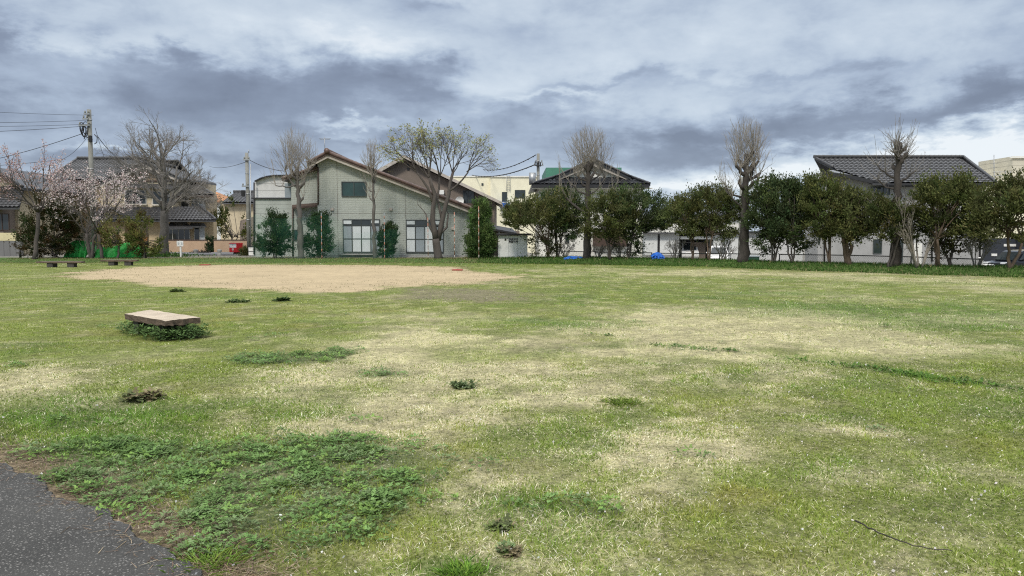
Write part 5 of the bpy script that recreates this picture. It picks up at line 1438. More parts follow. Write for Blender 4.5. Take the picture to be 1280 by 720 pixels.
# --- pollarded bare trees: lumpy trunk, knobs, dense upright shoots
def pollard(u, Y, label, r0, vtop, shoots, knobs, arms, seed, shoot_r=.0065, bark='bark_grey', lean=0, twig='twig_pale', ntop=26, kl=1.0, short=False):
    """shoots: (u0,u1,vtop) outline of the shoot crown; knobs: heights with stubs; arms: limbs (v_on_trunk, u_end, v_end, r)"""
    r = np.random.default_rng(seed); R, b = tree_root(u, Y, 'bare_tree', label, 'pollarded bare trees'); zt = Zp(vtop, Y)
    n = 22; hs = np.linspace(0, 1, n); xt = X(u + lean, Y)
    pts = np.stack([b[0] + (xt - b[0]) * hs + r.normal(0, .03, n), b[1] + r.normal(0, .03, n), b[2] + (zt - b[2]) * hs], 1); pts[0] = b
    rad = r0 * (1 - .55 * hs) * (1 + r.normal(0, .09, n)); rad[0] *= 1.35; rad[-1] *= 1.15; rad[-2] *= 1.3
    tm = MB(); tm.tube(pts, rad, 12)
    stubs = [(pts[-1], np.array([0, 0, 1.0]), r0 * .5)]
    lm = MB()
    for v in knobs:
        z = Zp(v, Y); i = int(np.clip((z - b[2]) / (zt - b[2]) * (n - 1), 0, n - 1)); p = pts[i]
        for s in range(int(r.integers(1, 4))):
            a = r.uniform(0, 2 * PI); d = np.array([math.cos(a), math.sin(a), r.uniform(.1, .9)]); L = r.uniform(.25, .6) * r0 / .2 * kl
            q, dl = wander(p, d, L + r0 * .5, 4, r, .15, .2); lm.tube(q, [r0 * .36, r0 * .3, r0 * .27, r0 * .38, r0 * .2], 8); stubs.append((q[-1], dl, r0 * .3))
    for (v, ue, ve, ar) in arms:
        z = Zp(v, Y); i = int(np.clip((z - b[2]) / (zt - b[2]) * (n - 1), 0, n - 1)); p = pts[i]; e = np.array(at(ue, ve, Y)); e[1] = Y + r.uniform(-1, 1)
        q = np.array([p + (e - p) * f + np.array([0, 0, -.18 * math.sin(PI * f)]) * np.linalg.norm(e - p) * .5 + r.normal(0, .03, 3) for f in np.linspace(0, 1, 7)])
        lm.tube(q, np.linspace(ar, ar * .55, 7), 7); stubs.append((q[-1], q[-1] - q[-2], ar)); stubs.append((q[4], q[4] - q[3] + np.array([0, 0, .3]), ar * .8))
    t_o = tm.build('trunk', M[bark], R)
    if lm.v: lm.build('limbs', M[bark], t_o)
    (u0, u1, vt) = shoots; zc = Zp(vt, Y); xc0, xc1 = X(u0, Y), X(u1, Y); cx, w = (xc0 + xc1) / 2, (xc1 - xc0) / 2 * 1.1
    sm = MB(); allp = []
    zmid = (zt + zc) / 2
    for (p, d, rr) in stubs:
        main = p[2] > zt - .8; p_top = p
        for k in range((ntop if p is pts[-1] or True else ntop) if main and not short else (9 if short else 5)):
            if main and not short and p_top is stubs[0][0]: p = pts[-1 - int(r.integers(0, 5))] + r.normal(0, .04, 3)
            a = r.uniform(0, 2 * PI); o = np.array([math.cos(a), math.sin(a) * .8, 0]) * r.uniform(.03, 1.0) ** .6
            top = zc - (zc - zt) * .8 * (np.linalg.norm(o) ** 1.7) * r.uniform(.5, 1.2)
            tgt = np.array([cx + o[0] * w, Y + o[1] * w, top])
            if short: tgt = p + (d / (np.linalg.norm(d) + 1e-9) * .5 + unit(1, r)[0] * .8 + np.array([0, 0, .35])) * r.uniform(.35, .95)
            elif not main: tgt = p + np.array([o[0] * w * .55 + (p[0] - cx) * .5, o[1] * w * .5, r.uniform(.5, 1) * (zc - zt) * .75])
            mid = p + (tgt - p) * .45 + np.array([(tgt[0] - p[0]) * .12, (tgt[1] - p[1]) * .12, 0])
            tt = np.linspace(0, 1, 6)[:, None]; q = (1 - tt) ** 2 * p + 2 * tt * (1 - tt) * mid + tt ** 2 * tgt + r.normal(0, .025, (6, 3)) * tt
            q[:, 0] = np.clip(q[:, 0], xc0 - .2, xc1 + .2)
            sm.tube(q, np.linspace(shoot_r * 1.7, shoot_r * .6, 6), 4, False)
            for g in range(int(r.integers(2, 6))):
                f = r.uniform(.3, .95) * 5; i = int(f); s0 = q[i] + (q[i + 1] - q[i]) * (f - i); dd = q[i + 1] - q[i]; dd /= np.linalg.norm(dd) + 1e-9
                dd = dd + r.normal(0, .5, 3) + np.array([0, 0, .2]); L = r.uniform(.2, .7) * (zc - zt) / 2.5
                e, _ = wander(s0, dd, L, 3, r, .1, .12); sm.tube(e, np.linspace(shoot_r * .8, shoot_r * .45, 4), 3, False)
    sm.build('crown', M[twig], R)
    return R

def rd_(u, off=1.5): return float(edge_y(X(u, 36))) + off
def row_Y(u, off=1.6):
    Y = 40.0
    for _ in range(12): Y = float(edge_y(X(u, Y))) + off
    return Y

pollard(376, 44.6, 'thick lumpy bare tree before the grey green house, left of its windows', .21, 209, (343, 398, 158), (215, 224, 236, 250), [(236, 352, 212, .07), (226, 350, 232, .05), (222, 392, 205, .06)], 31, bark='bark_grey', lean=-3, ntop=15)
pollard(468, 44.6, 'slim straight bare tree before the first tall house window', .125, 206, (451, 485, 172), (212, 226, 238, 250), [], 32, shoot_r=.007, lean=-1, ntop=14)
pollard(734, row_Y(734), 'tall dark bare tree before the white gabled house', .23, 204, (704, 766, 157), (212, 222, 232), [(262, 704, 240, .09), (258, 764, 236, .09), (243, 712, 224, .05), (240, 758, 222, .05), (225, 716, 216, .05), (222, 756, 213, .05), (268, 708, 262, .06)], 33, bark='bark_dark', ntop=13, lean=1)
pollard(930, row_Y(930), 'tallest bare tree with knobby arms and a high oval head of shoots', .26, 193, (903, 957, 145), (200, 208, 222, 236), [(214, 918, 207, .12), (216, 944, 203, .11), (236, 942, 223, .11), (244, 912, 238, .06), (262, 908, 232, .05), (258, 948, 236, .05)], 34, bark='bark_dark', lean=1, ntop=14)
pollard(1119, row_Y(1119), 'knotty lopped bare tree in front of the grey house wall', .24, 178, (1093, 1145, 163), (181, 186, 192, 198, 205, 213), [(199, 1107, 192, .05), (203, 1136, 193, .07), (222, 1101, 207, .05), (226, 1139, 213, .05), (233, 1102, 223, .045), (270, 1146, 248, .04), (262, 1100, 252, .04)], 35, bark='bark_dark', short=True, kl=.5, twig='twig', lean=1)

# --- spreading bare tree before the beige house
Y = 50.5
R, b = tree_root(204, Y, 'bare_tree', 'broad vase shaped leafless tree with fine twigs by the tan garden wall')
r = np.random.default_rng(41); sk = Skel()
fork = np.array(at(205.5, 262, Y)); n = 9; hs = np.linspace(0, 1, n)[:, None]
sk.add(b + (fork - b) * hs + r.normal(0, .03, (n, 3)), np.concatenate([[.46], np.linspace(.33, .25, n - 1)]), 0)
lead = np.array(at(207, 224, Y)); sk.add(fork + (lead - fork) * np.linspace(0, 1, 6)[:, None] + r.normal(0, .03, (6, 3)), [.25, .19, .155, .125, .1, .07], 0)
for (a, tilt, L, rr) in ((3.0, .42, 3.6, .15), (3.35, .75, 3.4, .12), (2.4, .2, 3.9, .17), (1.0, .12, 3.9, .16), (.4, .4, 3.7, .15), (.05, .75, 3.6, .14), (5.6, .95, 3.2, .11), (4.4, .5, 3.4, .12), (1.7, .55, 3.4, .12), (5.0, .25, 3.7, .13), (.1, 1.02, 2.8, .1), (6.0, 1.2, 3.0, .1), (3.3, 1.1, 2.8, .09), (.5, 1.25, 2.6, .08)):
    d = np.array([math.cos(a) * math.sin(tilt), math.sin(a) * math.sin(tilt), math.cos(tilt)])
    grow(sk, fork + (lead - fork) * max(0, (f_ := r.uniform(-.25, .55))) + np.array([0, 0, min(0, f_) * 2]), d, L, rr * (.9 if tilt < .5 else .68), 1, 5, r, .64, .01, (4, 5), .62, .11, .004)
fit(sk, b, X(152, Y), X(272, Y), Zp(148, Y), 3)
skel_mesh(sk, 0, 0, lambda l: 12).build('trunk', M['bark_grey'], R)
skel_mesh(sk, 1, 9, lambda l: (12, 7, 5, 4, 3, 3)[min(l, 5)]).build('crown', M['twig'], R)

# --- spring tree with yellow green leaf tips
Y = 44.8
R, b = tree_root(548, Y, 'spring_tree', 'wide forked tree with sparse yellow green young leaves before the second tall window')
r = np.random.default_rng(42); sk = Skel()
f1 = np.array(at(545, 296, Y)); n = 6; hs = np.linspace(0, 1, n)[:, None]
sk.add(b + (f1 - b) * hs, np.concatenate([[.32], np.linspace(.25, .22, n - 1)]), 0)
def limb(uv, rads, lv=0):
    p = np.array([at(u, v, Y + dy) for u, v, dy in uv]); q = []
    for i in range(len(p) - 1):
        for f in (0, .5): q.append(p[i] + (p[i + 1] - p[i]) * f + r.normal(0, .03, 3))
    q.append(p[-1]); sk.add(q, np.linspace(rads[0], rads[1], len(q)), lv); return q
l1 = limb([(545, 298, 0), (541, 270, -.1), (547, 235, -.1), (540, 212, -.3)], (.19, .09)); l2 = limb([(548, 298, .1), (560, 262, .2), (568, 235, .2), (578, 205, .3)], (.17, .08))
l3 = limb([(544, 250, 0), (536, 225, -.4), (518, 202, -.5)], (.09, .05)); l4 = limb([(556, 270, .2), (551, 242, .6), (556, 210, .8)], (.09, .05)); l5 = limb([(569, 232, .2), (585, 222, .2), (602, 205, .1)], (.07, .04)); l6 = limb([(546, 296, 0), (537, 282, -.3), (531, 262, -.5)], (.1, .04)); l7 = limb([(552, 290, .1), (563, 280, .4), (567, 262, .5)], (.09, .04))
for q, dirs in ((l1, [(-.8, .9), (-.3, 1), (.3, 1)]), (l2, [(-.3, 1), (.3, 1), (.8, .8)]), (l3, [(-.9, .7), (-.6, .9), (-.1, 1)]), (l4, [(-.2, 1), (.3, 1)]), (l5, [(.9, .6), (.4, 1)])):
    for dx, dz in dirs:
        for yy in (-.6, .5):
            grow(sk, q[-1] + r.normal(0, .05, 3), np.array([dx, yy + r.normal(0, .2), dz]), 2.2, .034, 2, 5, r, .58, .012, (3, 5), .62, .11, .0042)
for q in (l6, l7): grow(sk, q[-1], np.array([r.normal(0, .4), 0, 1]), .9, .03, 3, 4, r, .6, .05, (4, 5), .6, .12, .006)
fit(sk, b, X(480, Y), X(616, Y), Zp(155, Y))
skel_mesh(sk, 0, 0, lambda l: 12).build('trunk', M['bark'], R)
skel_mesh(sk, 1, 9, lambda l: (12, 7, 6, 4, 3, 3)[min(l, 5)]).build('branches', M['bark'], R)
tips = np.array([p[-1] for p, l in zip(sk.P, sk.lv) if l >= 5]); tips = tips[tips[:, 2] > Zp(232, Y)]
wt = sstep(Zp(225, Y), Zp(170, Y), tips[:, 2]) * (.45 + .55 * sstep(X(575, Y), X(490, Y), tips[:, 0])) + .22
C = np.concatenate([t + r.normal(0, .09, (int(r.integers(3, 8)), 3)) for t, w in zip(tips, wt) if r.random() < w * .5])
np_mesh('crown', leaf_quads(C, .12, -.1, .5, r), 4, M['leaf'], R, tint=np.repeat(tints(len(C), [(.3, .32, .12), (.38, .38, .16), (.26, .3, .12), (.32, .28, .14)], .2, r), 4, 0))

# --- cherry trees
def cherry(u, Y, label, seed, xr, vtop, trunkv, dens, cols, trunks=1, r0=.2, lowv=300):
    r = np.random.default_rng(seed); R, b = tree_root(u, Y, 'cherry_tree', label, 'blossoming cherry trees'); sk = Skel()
    for k in range(trunks):
        b2 = b + np.array([r.normal(0, .2) * (trunks > 1), r.normal(0, .2) * (trunks > 1), 0])
        fk = np.array(at(u + r.normal(0, 3) * (trunks > 1), trunkv, Y)) + np.array([0, r.normal(0, .2), 0]); n = 6; hs = np.linspace(0, 1, n)[:, None]
        sk.add(b2 + (fk - b2) * hs + r.normal(0, .02, (n, 3)), np.concatenate([[r0 * 1.3], np.linspace(r0, r0 * .8, n - 1)]), 0)
        for j in range(7 if trunks == 1 else 4):
            a = 2 * PI * j / 7 + r.uniform(-.3, .3) + k; tl = r.uniform(.3, 1.0)
            grow(sk, fk, np.array([math.cos(a) * math.sin(tl), math.sin(a) * math.sin(tl), math.cos(tl)]), 2.4, r0 * .42, 1, 3, r, .55, .03, (4, 6), .6, .1, .008)
    fit(sk, b, X(xr[0], Y), X(xr[1], Y), Zp(vtop, Y))
    skel_mesh(sk, 0, 0, lambda l: 10).build('trunk', M['bark'], R); skel_mesh(sk, 1, 9, lambda l: (8, 6, 5, 3)[min(l, 3)]).build('branches', M['bark'], R)
    C = []
    for p, l in zip(sk.P, sk.lv):
        if l >= 2:
            for t in p[1:] if l >= 3 else p[2:]:
                if r.random() < dens and t[2] > Zp(lowv, Y): C.append(t + r.normal(0, .1, (int(r.integers(5, 16)), 3)))
    C = np.concatenate(C)
    np_mesh('blossom', leaf_quads(C, .085, .1, .75, r), 4, M['petal'], R, tint=np.repeat(tints(len(C), cols, .1, r), 4, 0))
cherry(42, 43.8, 'rosy cherry tree at the left edge, reddish buds over bare limbs', 51, (-8, 86), 181, 272, .42, [(.58, .42, .43), (.6, .46, .45), (.36, .2, .19), (.45, .28, .24), (.62, .5, .49)], 1, .125, 300)
cherry(117, 44.5, 'paler pinkish white cherry tree in full blossom beside the utility pole', 52, (76, 178), 205, 300, .5, [(.66, .54, .54), (.72, .63, .62), (.6, .46, .46), (.76, .7, .69)], 3, .1, 300)

# --- evergreens and bushes
EV = [(.085, .1, .038), (.1, .115, .044), (.07, .086, .033), (.125, .138, .052), (.095, .1, .038)]
FAT = 1.0
def evergreen(u, Y, label, ells, n_clump, per, seed, cols=EV, stems=3, vfork=300, bark='bark', leaf=.12, cr=.43, holes=.33, name='evergreen_tree', grp=None, r0=.05, upb=.35, asp=.42, cat='tree'):
    r = np.random.default_rng(seed); x = X(u, Y); z = hz(x, Y); R = root(name, (x, Y, z), label, cat, grp)
    E = []
    for (uc, vc, ru, rv, dy) in ells:
        ru, rv = ru * FAT, rv * (1 + (FAT - 1) * .7); c = at(uc, vc, Y + dy); E.append((c[0], c[1], c[2], ru * Y / F, max(.5, ru * Y / F * .8), rv * Y / F))
    cc, P, gi, dr = crown_cloud(E, n_clump, per, cr, r, holes)
    V = leaf_quads(P, leaf, upb, asp, r, dr)
    ct = tints(len(cc), cols, .28, r)[gi] * r.uniform(.7, 1.35, (len(gi), 1))
    tm = MB()
    if stems:
        k = 0; order = r.permutation(len(cc)); zf = Zp(vfork, Y)
        for s in range(stems):
            a = r.uniform(0, 2 * PI); b0 = np.array([x + math.cos(a) * r0 * .9, Y + math.sin(a) * r0 * .9, z - .1]); fk = np.array([x + r.normal(0, .13 * stems ** .5), Y + r.normal(0, .2), zf + r.uniform(-.1, .6)])
            q = np.array([b0 + (fk - b0) * f + r.normal(0, .025, 3) for f in np.linspace(0, 1, 6)]); tm.tube(q, np.concatenate([[r0 * 1.3], np.linspace(r0, r0 * .7, 5)]), 8)
            for j in range(int(16 / stems) + 3):
                c = cc[order[k % len(order)]]; k += 1
                mid = fk + (c - fk) * np.array([.4, .4, .62]) + r.normal(0, .1, 3); tt = np.linspace(0, 1, 6)[:, None]
                q = (1 - tt) ** 2 * fk + 2 * tt * (1 - tt) * mid + tt ** 2 * c; tm.tube(q, np.linspace(r0 * .5, .012, 6), 5)
        tm.build('trunk', M[bark], R)
    np_mesh('crown', V, 4, M['leaf'], R, tint=np.repeat(np.clip(ct, 0, 1), 4, 0))
    return R

FAT = 1.3
EVD = [(.055, .08, .034), (.07, .095, .04), (.046, .068, .03), (.085, .11, .045)]
G = 'clipped evergreen trees along the bank'
def ev(u, label, ells, seed, n=240, per=105, off=1.7, **k):
    return evergreen(u, row_Y(u, off), label, ells, n, per, seed, grp=G, **k)
ev(685, 'evergreen nearest the white shed, leafy down to its base', [(672, 270, 36, 17, 0), (655, 272, 20, 10, .3), (690, 252, 20, 12, -.2), (676, 306, 15, 16, 0), (650, 262, 14, 7, 0), (684, 304, 14, 14, .2), (680, 288, 14, 10, .2)], 61, 300, vfork=312, bark='bark_red')
ev(697, 'evergreen between the shed side and the tall dark bare tree', [(700, 262, 26, 20, .3), (712, 276, 20, 14, .6), (706, 290, 18, 8, 0), (690, 312, 11, 11, .2)], 62, 200, cols=EVD, off=2.2, vfork=302)
ev(762, 'slender evergreen just right of the tall dark bare tree', [(762, 272, 26, 22, -.2), (757, 254, 18, 9, 0), (750, 288, 20, 9, .2), (778, 262, 14, 12, .3)], 63, 162, vfork=304, off=1.2)
ev(786, 'wide evergreen whose branches reach over the upright blue tarp', [(800, 268, 34, 18, .2), (790, 250, 22, 10, 0), (818, 276, 22, 11, .4), (786, 292, 18, 8, .2), (790, 312, 10, 12, .3), (806, 252, 14, 7, .4), (782, 302, 14, 14, .3), (768, 284, 16, 10, .4)], 64, 300, cols=EVD, vfork=308, off=1.9)
ev(866, 'slim red stemmed evergreen in front of the open workshop bay', [(862, 268, 27, 17, 0), (850, 262, 18, 10, .3), (872, 250, 20, 10, 0), (864, 286, 24, 8, 0)], 65, 162, vfork=300, bark='bark_red', stems=2)
ev(887, 'red stemmed evergreen beside the tallest bare tree, left of it', [(896, 262, 28, 20, .4), (886, 246, 20, 8, .2), (908, 276, 20, 12, .2), (892, 288, 22, 9, 0), (912, 252, 14, 8, .3)], 66, 189, vfork=302, bark='bark_red', stems=2)
ev(968, 'dense dark evergreen just right of the tallest bare tree', [(966, 256, 26, 24, .2), (962, 236, 16, 8, 0), (955, 280, 18, 12, .2), (975, 285, 20, 12, 0), (958, 303, 12, 12, .4), (980, 244, 16, 12, .3)], 67, 229, cols=EVD, vfork=310)
ev(991, 'dark evergreen with foliage hanging low on its left side', [(996, 258, 24, 24, .2), (1000, 238, 18, 9, .3), (990, 286, 22, 14, 0), (1000, 308, 12, 10, .3), (1012, 250, 12, 12, 0)], 68, 216, cols=EVD, vfork=312)
ev(1039, 'olive evergreen on three thin straight stems', [(1036, 256, 26, 24, 0), (1030, 236, 18, 13, .1), (1048, 244, 16, 14, -.1), (1036, 284, 26, 10, 0)], 69, 229, vfork=302, bark='bark_red', cols=[(.085, .1, .034), (.11, .125, .045), (.065, .08, .028)])
ev(1063, 'low spreading evergreen with a forked trunk before the grey house', [(1070, 272, 28, 18, 0), (1082, 262, 20, 12, -.2), (1092, 282, 22, 10, .2), (1060, 290, 26, 9, 0), (1066, 252, 16, 10, 0)], 70, 216, vfork=308, bark='bark_red', r0=.1)
ev(1174, 'largest evergreen on the right, before the grey house', [(1182, 254, 34, 24, 0), (1165, 262, 22, 18, .2), (1205, 264, 28, 20, .2), (1190, 236, 24, 10, 0), (1222, 268, 18, 14, .4), (1180, 284, 26, 9, 0)], 71, 310, vfork=300, bark='bark_red', r0=.06, stems=4, cols=[(.085, .1, .034), (.105, .12, .042), (.065, .08, .028)])
ev(1267, 'evergreen cut off by the right edge, standing before the black car', [(1262, 258, 34, 22, 0), (1250, 276, 26, 14, .2), (1278, 248, 24, 16, 0), (1300, 260, 28, 24, .3), (1256, 290, 28, 10, 0), (1275, 236, 16, 9, 0)], 72, 310, vfork=312, bark='bark_red', stems=2, r0=.065, off=1.4)
ev(1190, 'low brownish shrub under the largest evergreen', [(1192, 300, 26, 16, .3), (1212, 300, 22, 14, .5), (1182, 312, 16, 10, .3)], 73, 110, 34, off=2.6, cols=[(.06, .06, .026), (.05, .06, .022), (.08, .07, .035)], vfork=318, holes=.42)
ev(1113, 'small tufted evergreen branch clump against the knotty lopped tree', [(1112, 272, 17, 12, -.2), (1118, 292, 20, 9, -.2), (1104, 262, 12, 7, 0)], 74, 60, vfork=306, off=1.1, r0=.05, stems=2, cols=[(.065, .07, .025), (.05, .065, .022)])

FAT = 1.03
DKG = [(.035, .062, .028), (.045, .078, .035), (.028, .05, .025), (.055, .09, .038)]
evergreen(343, 45.0, 'big round dark green bush before the curved roof annex', [(343, 292, 20, 26, 0), (336, 304, 17, 18, 0), (352, 302, 14, 20, 0), (345, 275, 12, 12, 0)], 200, 120, 81, DKG, 2, 312, leaf=.1, cr=.32, holes=.3, name='round_bush', cat='bush')
evergreen(396, 45.2, 'dark green bush hugging the right side of the thick lumpy tree', [(398, 292, 15, 26, 0), (391, 305, 13, 16, 0), (405, 300, 12, 18, 0), (400, 274, 10, 9, 0)], 170, 120, 82, DKG, 2, 312, leaf=.1, cr=.3, holes=.34, name='round_bush', cat='bush')
evergreen(484, 45.4, 'small narrow green bush between the two tall windows', [(484, 300, 11, 20, 0), (487, 292, 9, 12, 0), (482, 312, 10, 9, 0)], 110, 100, 83, DKG, 1, 314, leaf=.1, cr=.26, holes=.34, name='round_bush', cat='bush')
evergreen(601, 44.6, 'tall columnar green bush at the right end of the grey green house', [(600, 294, 16, 30, 0), (601, 270, 14, 20, 0), (597, 308, 15, 16, 0), (604, 306, 14, 18, 0)], 420, 110, 84, [(.07, .12, .04), (.095, .16, .05), (.06, .1, .035), (.12, .18, .06)], 1, 316, leaf=.1, cr=.3, holes=.2, name='columnar_bush', cat='bush')
evergreen(66, 45.2, 'dark bronzy evergreen behind the rosy cherry trunk', [(62, 286, 32, 34, .3), (78, 268, 20, 24, .2), (45, 304, 24, 18, .2), (82, 298, 18, 22, .3), (62, 256, 16, 14, .2)], 260, 100, 85, [(.035, .045, .016), (.05, .045, .018), (.03, .05, .016), (.075, .05, .022)], 2, 312, leaf=.11, cr=.38, holes=.32, name='evergreen_tree')
evergreen(147, 44.8, 'loose yellow green bush before the right green tarpaulin', [(144, 292, 16, 18, 0), (152, 284, 12, 12, 0), (138, 300, 12, 10, .2)], 100, 60, 86, [(.16, .17, .05), (.2, .19, .07), (.12, .14, .04), (.18, .13, .06)], 2, 308, leaf=.11, cr=.34, holes=.38, name='loose_bush', cat='bush')
evergreen(180, 45.0, 'rounded olive green bush left of the broad vase shaped tree', [(180, 294, 21, 26, 0), (190, 302, 16, 18, 0), (170, 304, 14, 16, 0), (184, 276, 13, 10, 0)], 170, 80, 87, [(.12, .14, .04), (.16, .17, .05), (.1, .12, .035), (.16, .12, .05)], 2, 310, leaf=.11, cr=.36, holes=.36, name='loose_bush', cat='bush')
evergreen(291, 64.0, 'garden tree with yellow green leaves behind the tan wall and mailbox', [(292, 282, 20, 16, 0), (278, 272, 14, 16, .3), (303, 290, 12, 10, 0), (284, 258, 10, 12, 0)], 120, 40, 88, [(.08, .095, .025), (.14, .14, .03), (.05, .065, .02), (.1, .11, .03)], 3, 300, leaf=.18, cr=.45, holes=.4, name='garden_tree')
evergreen(262.5, 60.5, 'dark clipped shrub filling the gap between the tan garden walls', [(262.5, 306, 5, 12, 0), (263, 312, 5, 8, 0)], 40, 60, 89, DKG, 1, 316, leaf=.13, cr=.25, holes=.2, name='gap_shrub', cat='shrub')
evergreen(252, 57.6, 'low dull purple shrub at the foot of the tan wall', [(252, 317.5, 10, 3.2, 0), (245, 318, 7, 2.6, 0), (259, 318, 6, 3, 0)], 50, 50, 90, [(.11, .075, .1), (.08, .06, .065), (.06, .065, .04)], 0, leaf=.1, cr=.2, holes=.2, name='low_shrub', cat='shrub')
evergreen(305, 50.8, 'scruffy weed bush at the foot of the right utility pole', [(305, 317, 6, 6, 0), (309, 320, 4, 3, 0)], 30, 50, 91, [(.08, .085, .03), (.06, .075, .025)], 0, leaf=.12, cr=.25, holes=.2, name='low_shrub', cat='shrub')

# --- leafless shrubs
def bare_shrub(u, Y, label, w, vtop, seed, n=9, twig='twig', r0=.025):
    r = np.random.default_rng(seed); x = X(u, Y); b = np.array([x, Y, hz(x, Y) - .05]); R = root('bare_shrub', tuple(b), label, 'shrub', 'leafless shrubs on the bank'); sk = Skel()
    for k in range(n):
        a = r.uniform(0, 2 * PI); tl = r.uniform(.1, .8)
        grow(sk, b + np.array([math.cos(a), math.sin(a), 0]) * .1, np.array([math.cos(a) * math.sin(tl), math.sin(a) * math.sin(tl), math.cos(tl)]), 1.0, r0, 1, 4, r, .5, .03, (3, 4), .62, .13, .005)
    fit(sk, b, X(u - w, Y), X(u + w, Y), Zp(vtop, Y)); skel_mesh(sk, 1, 9, lambda l: (6, 6, 4, 3, 3)[min(l, 4)]).build('branches', M[twig], R)
bare_shrub(1150, row_Y(1150, 1.2), 'grey leafless multi stemmed shrub left of the largest evergreen', 30, 242, 101, 9, 'twig_pale', .042)
bare_shrub(707, row_Y(707, 2.6), 'leafless shrub left of the flat blue tarp', 15, 300, 102)
bare_shrub(776, row_Y(776, 2.8), 'leafless brown shrub below the brown reed screen', 17, 300, 103)
bare_shrub(748, row_Y(748, 2.2), 'small leafless shrub right of the tall dark trunk', 10, 304, 104)
bare_shrub(845, row_Y(845, 2.6), 'thin leafless shrub before the left workshop wall panel', 13, 296, 105)
bare_shrub(905, row_Y(905, 2.8), 'leafless shrub before the parked white car', 14, 294, 106)
bare_shrub(1222, row_Y(1222, 2.6), 'leafless shrub next to the black car', 22, 286, 107, 8)
bare_shrub(112, 45.2, 'grey leafless shrub at the foot of the left utility pole', 14, 270, 108, 8, 'twig')

# --- green mounds of taller grass at the big tree's foot
for (u, v, w, lb) in ((190, 318.5, 2.4, 'green grassy mound round the foot of the broad vase shaped tree'),):
    Y = 49.0; x = X(u, Y); z = hz(x, Y); R = root('ground_cover', (x, Y, z), lb, 'ground cover')
    r = np.random.default_rng(111); n = 1600; px = x + r.normal(0, w * .55, n); py = Y + r.normal(0, .6, n); B = np.stack([px, py, np.array([hz(a, b_) for a, b_ in zip(px, py)])], 1)
    B[:, 2] += np.abs(r.normal(0, .12, n)); np_mesh('foliage', leaf_quads(B, .2, .8, .25, r), 4, M['leaf'], R, tint=np.repeat(tints(n, [(.05, .12, .025), (.07, .14, .03), (.045, .09, .03)], .25, r), 4, 0)); R['kind'] = 'stuff'

# ================================================================== utility poles and wires
def pole(u, Y, vtop, rb, rt, label, arms, extras=None):
    x = X(u, Y); z = hz(x, Y); R = root('utility_pole', (x, Y, z), label, 'utility pole', 'utility poles')
    zt = Zp(vtop, Y); mb = MB(); mb.tube([(x, Y, z - .1), (x, Y, (z + zt) / 2), (x, Y, zt)], [rb, (rb + rt) / 2, rt], 14); mb.build('pole_shaft', M['pole_conc'], R)
    for (v, a, b_) in arms:
        am = MB(); za = Zp(v, Y); am.box(X(a, Y), X(b_, Y), Y - rt - .1, Y - rt - .02, za - .045, za + .045); ao = am.build('cross_arm', M['steel'], R)
        im = MB()
        for q in (X(a, Y) + .08, X(b_, Y) - .08): im.tube([(q, Y - rt - .06, za + .046), (q, Y - rt - .06, za + .12), (q, Y - rt - .06, za + .2)], [.03, .055, .035], 8)
        im.build('insulator', M['pole_conc'], ao)
    bd = MB()
    for f in (.35, .6, .8, .93): bd.tube([(x, Y, z + (zt - z) * f - .03), (x, Y, z + (zt - z) * f + .03)], rb + (rt - rb) * f + .012, 14)
    bd.build('band', M['steel'], R)
    return R, x, Y, zt
YP = 47.5
R1, x1, y1, zt1 = pole(117.5, YP, 137, .17, .125, 'tall concrete utility pole rising behind the pale cherry tree', [(143, 113, 120), (149, 111, 118), (157, 106, 120)])
mb = MB()
for k in range(5):
    c = np.array(at(104 + k * 1.3, 160 + (k % 3) * 2.5, YP)); th = np.linspace(0, 2 * PI, 14)
    mb.tube([tuple(c + np.array([math.cos(t) * (.13 + .03 * k), -.15 + .03 * k, math.sin(t) * (.34 + .05 * (k % 2))])) for t in th], .022, 5, False)
for uv in ([(106, 158), (102.5, 164), (104, 170), (110, 172)], [(110, 156), (108, 166), (105, 174)], [(118, 168), (121.5, 172), (121, 178), (118, 180)]): mb.tube([at(u, v, YP - .2) for u, v in uv], .028, 6)
mb.build('cable_loops', M['wire'], R1)
mb = MB(); mb.box(X(118.5, YP), X(122, YP), YP - .3, YP - .13, Zp(178, YP), Zp(170, YP)); mb.build('junction_box', M['black'], R1, bevel=.02)
Y2 = 51.0
R2, x2, y2, zt2 = pole(311, Y2, 191, .15, .11, 'right hand concrete utility pole beside the curved roof annex', [(200, 307.5, 316), (233, 305, 314)])
mb = MB(); mb.tube([at(311, 191, Y2), at(311, 187, Y2)], .03, 6); mb.tube([at(313.2, 205, Y2 - .2), at(313.4, 316, Y2 - .2)], .03, 6); mb.build('conduit', M['steel'], R2)
mb = MB(); mb.box(X(305, Y2), X(308.5, Y2), Y2 - .35, Y2 - .14, Zp(246, Y2), Zp(238, Y2)); mb.build('junction_box', M['black'], R2, bevel=.02)
Y3 = 66.0
R3, x3, y3, zt3 = pole(672.5, Y3, 192, .17, .13, 'far concrete utility pole left of the black roofed house', [(203, 668.5, 678), (207, 667, 679)])
mb = MB(); mb.tube([at(665.5, 231, Y3 - .4), at(665.5, 216, Y3 - .4)], .3, 14); mb.build('transformer', M['steel'], R3)
mb = MB()
for k in range(4): mb.box(X(668 + 2.2 * k, Y3), X(669.2 + 2.2 * k, Y3), Y3 - .5, Y3 - .2, Zp(207.5 + (k % 2), Y3), Zp(202.5 + (k % 2), Y3))
mb.build('fittings', M['black'], R3)
R4 = None
mb = MB(); Y4 = row_Y(925) + 9; x4 = X(925.5, Y4); R4, _, _, _ = pole(925.5, Y4, 221, .13, .1, 'slim concrete utility pole half hidden behind the tallest bare tree', [(262, 921, 945), (249, 922, 943)])

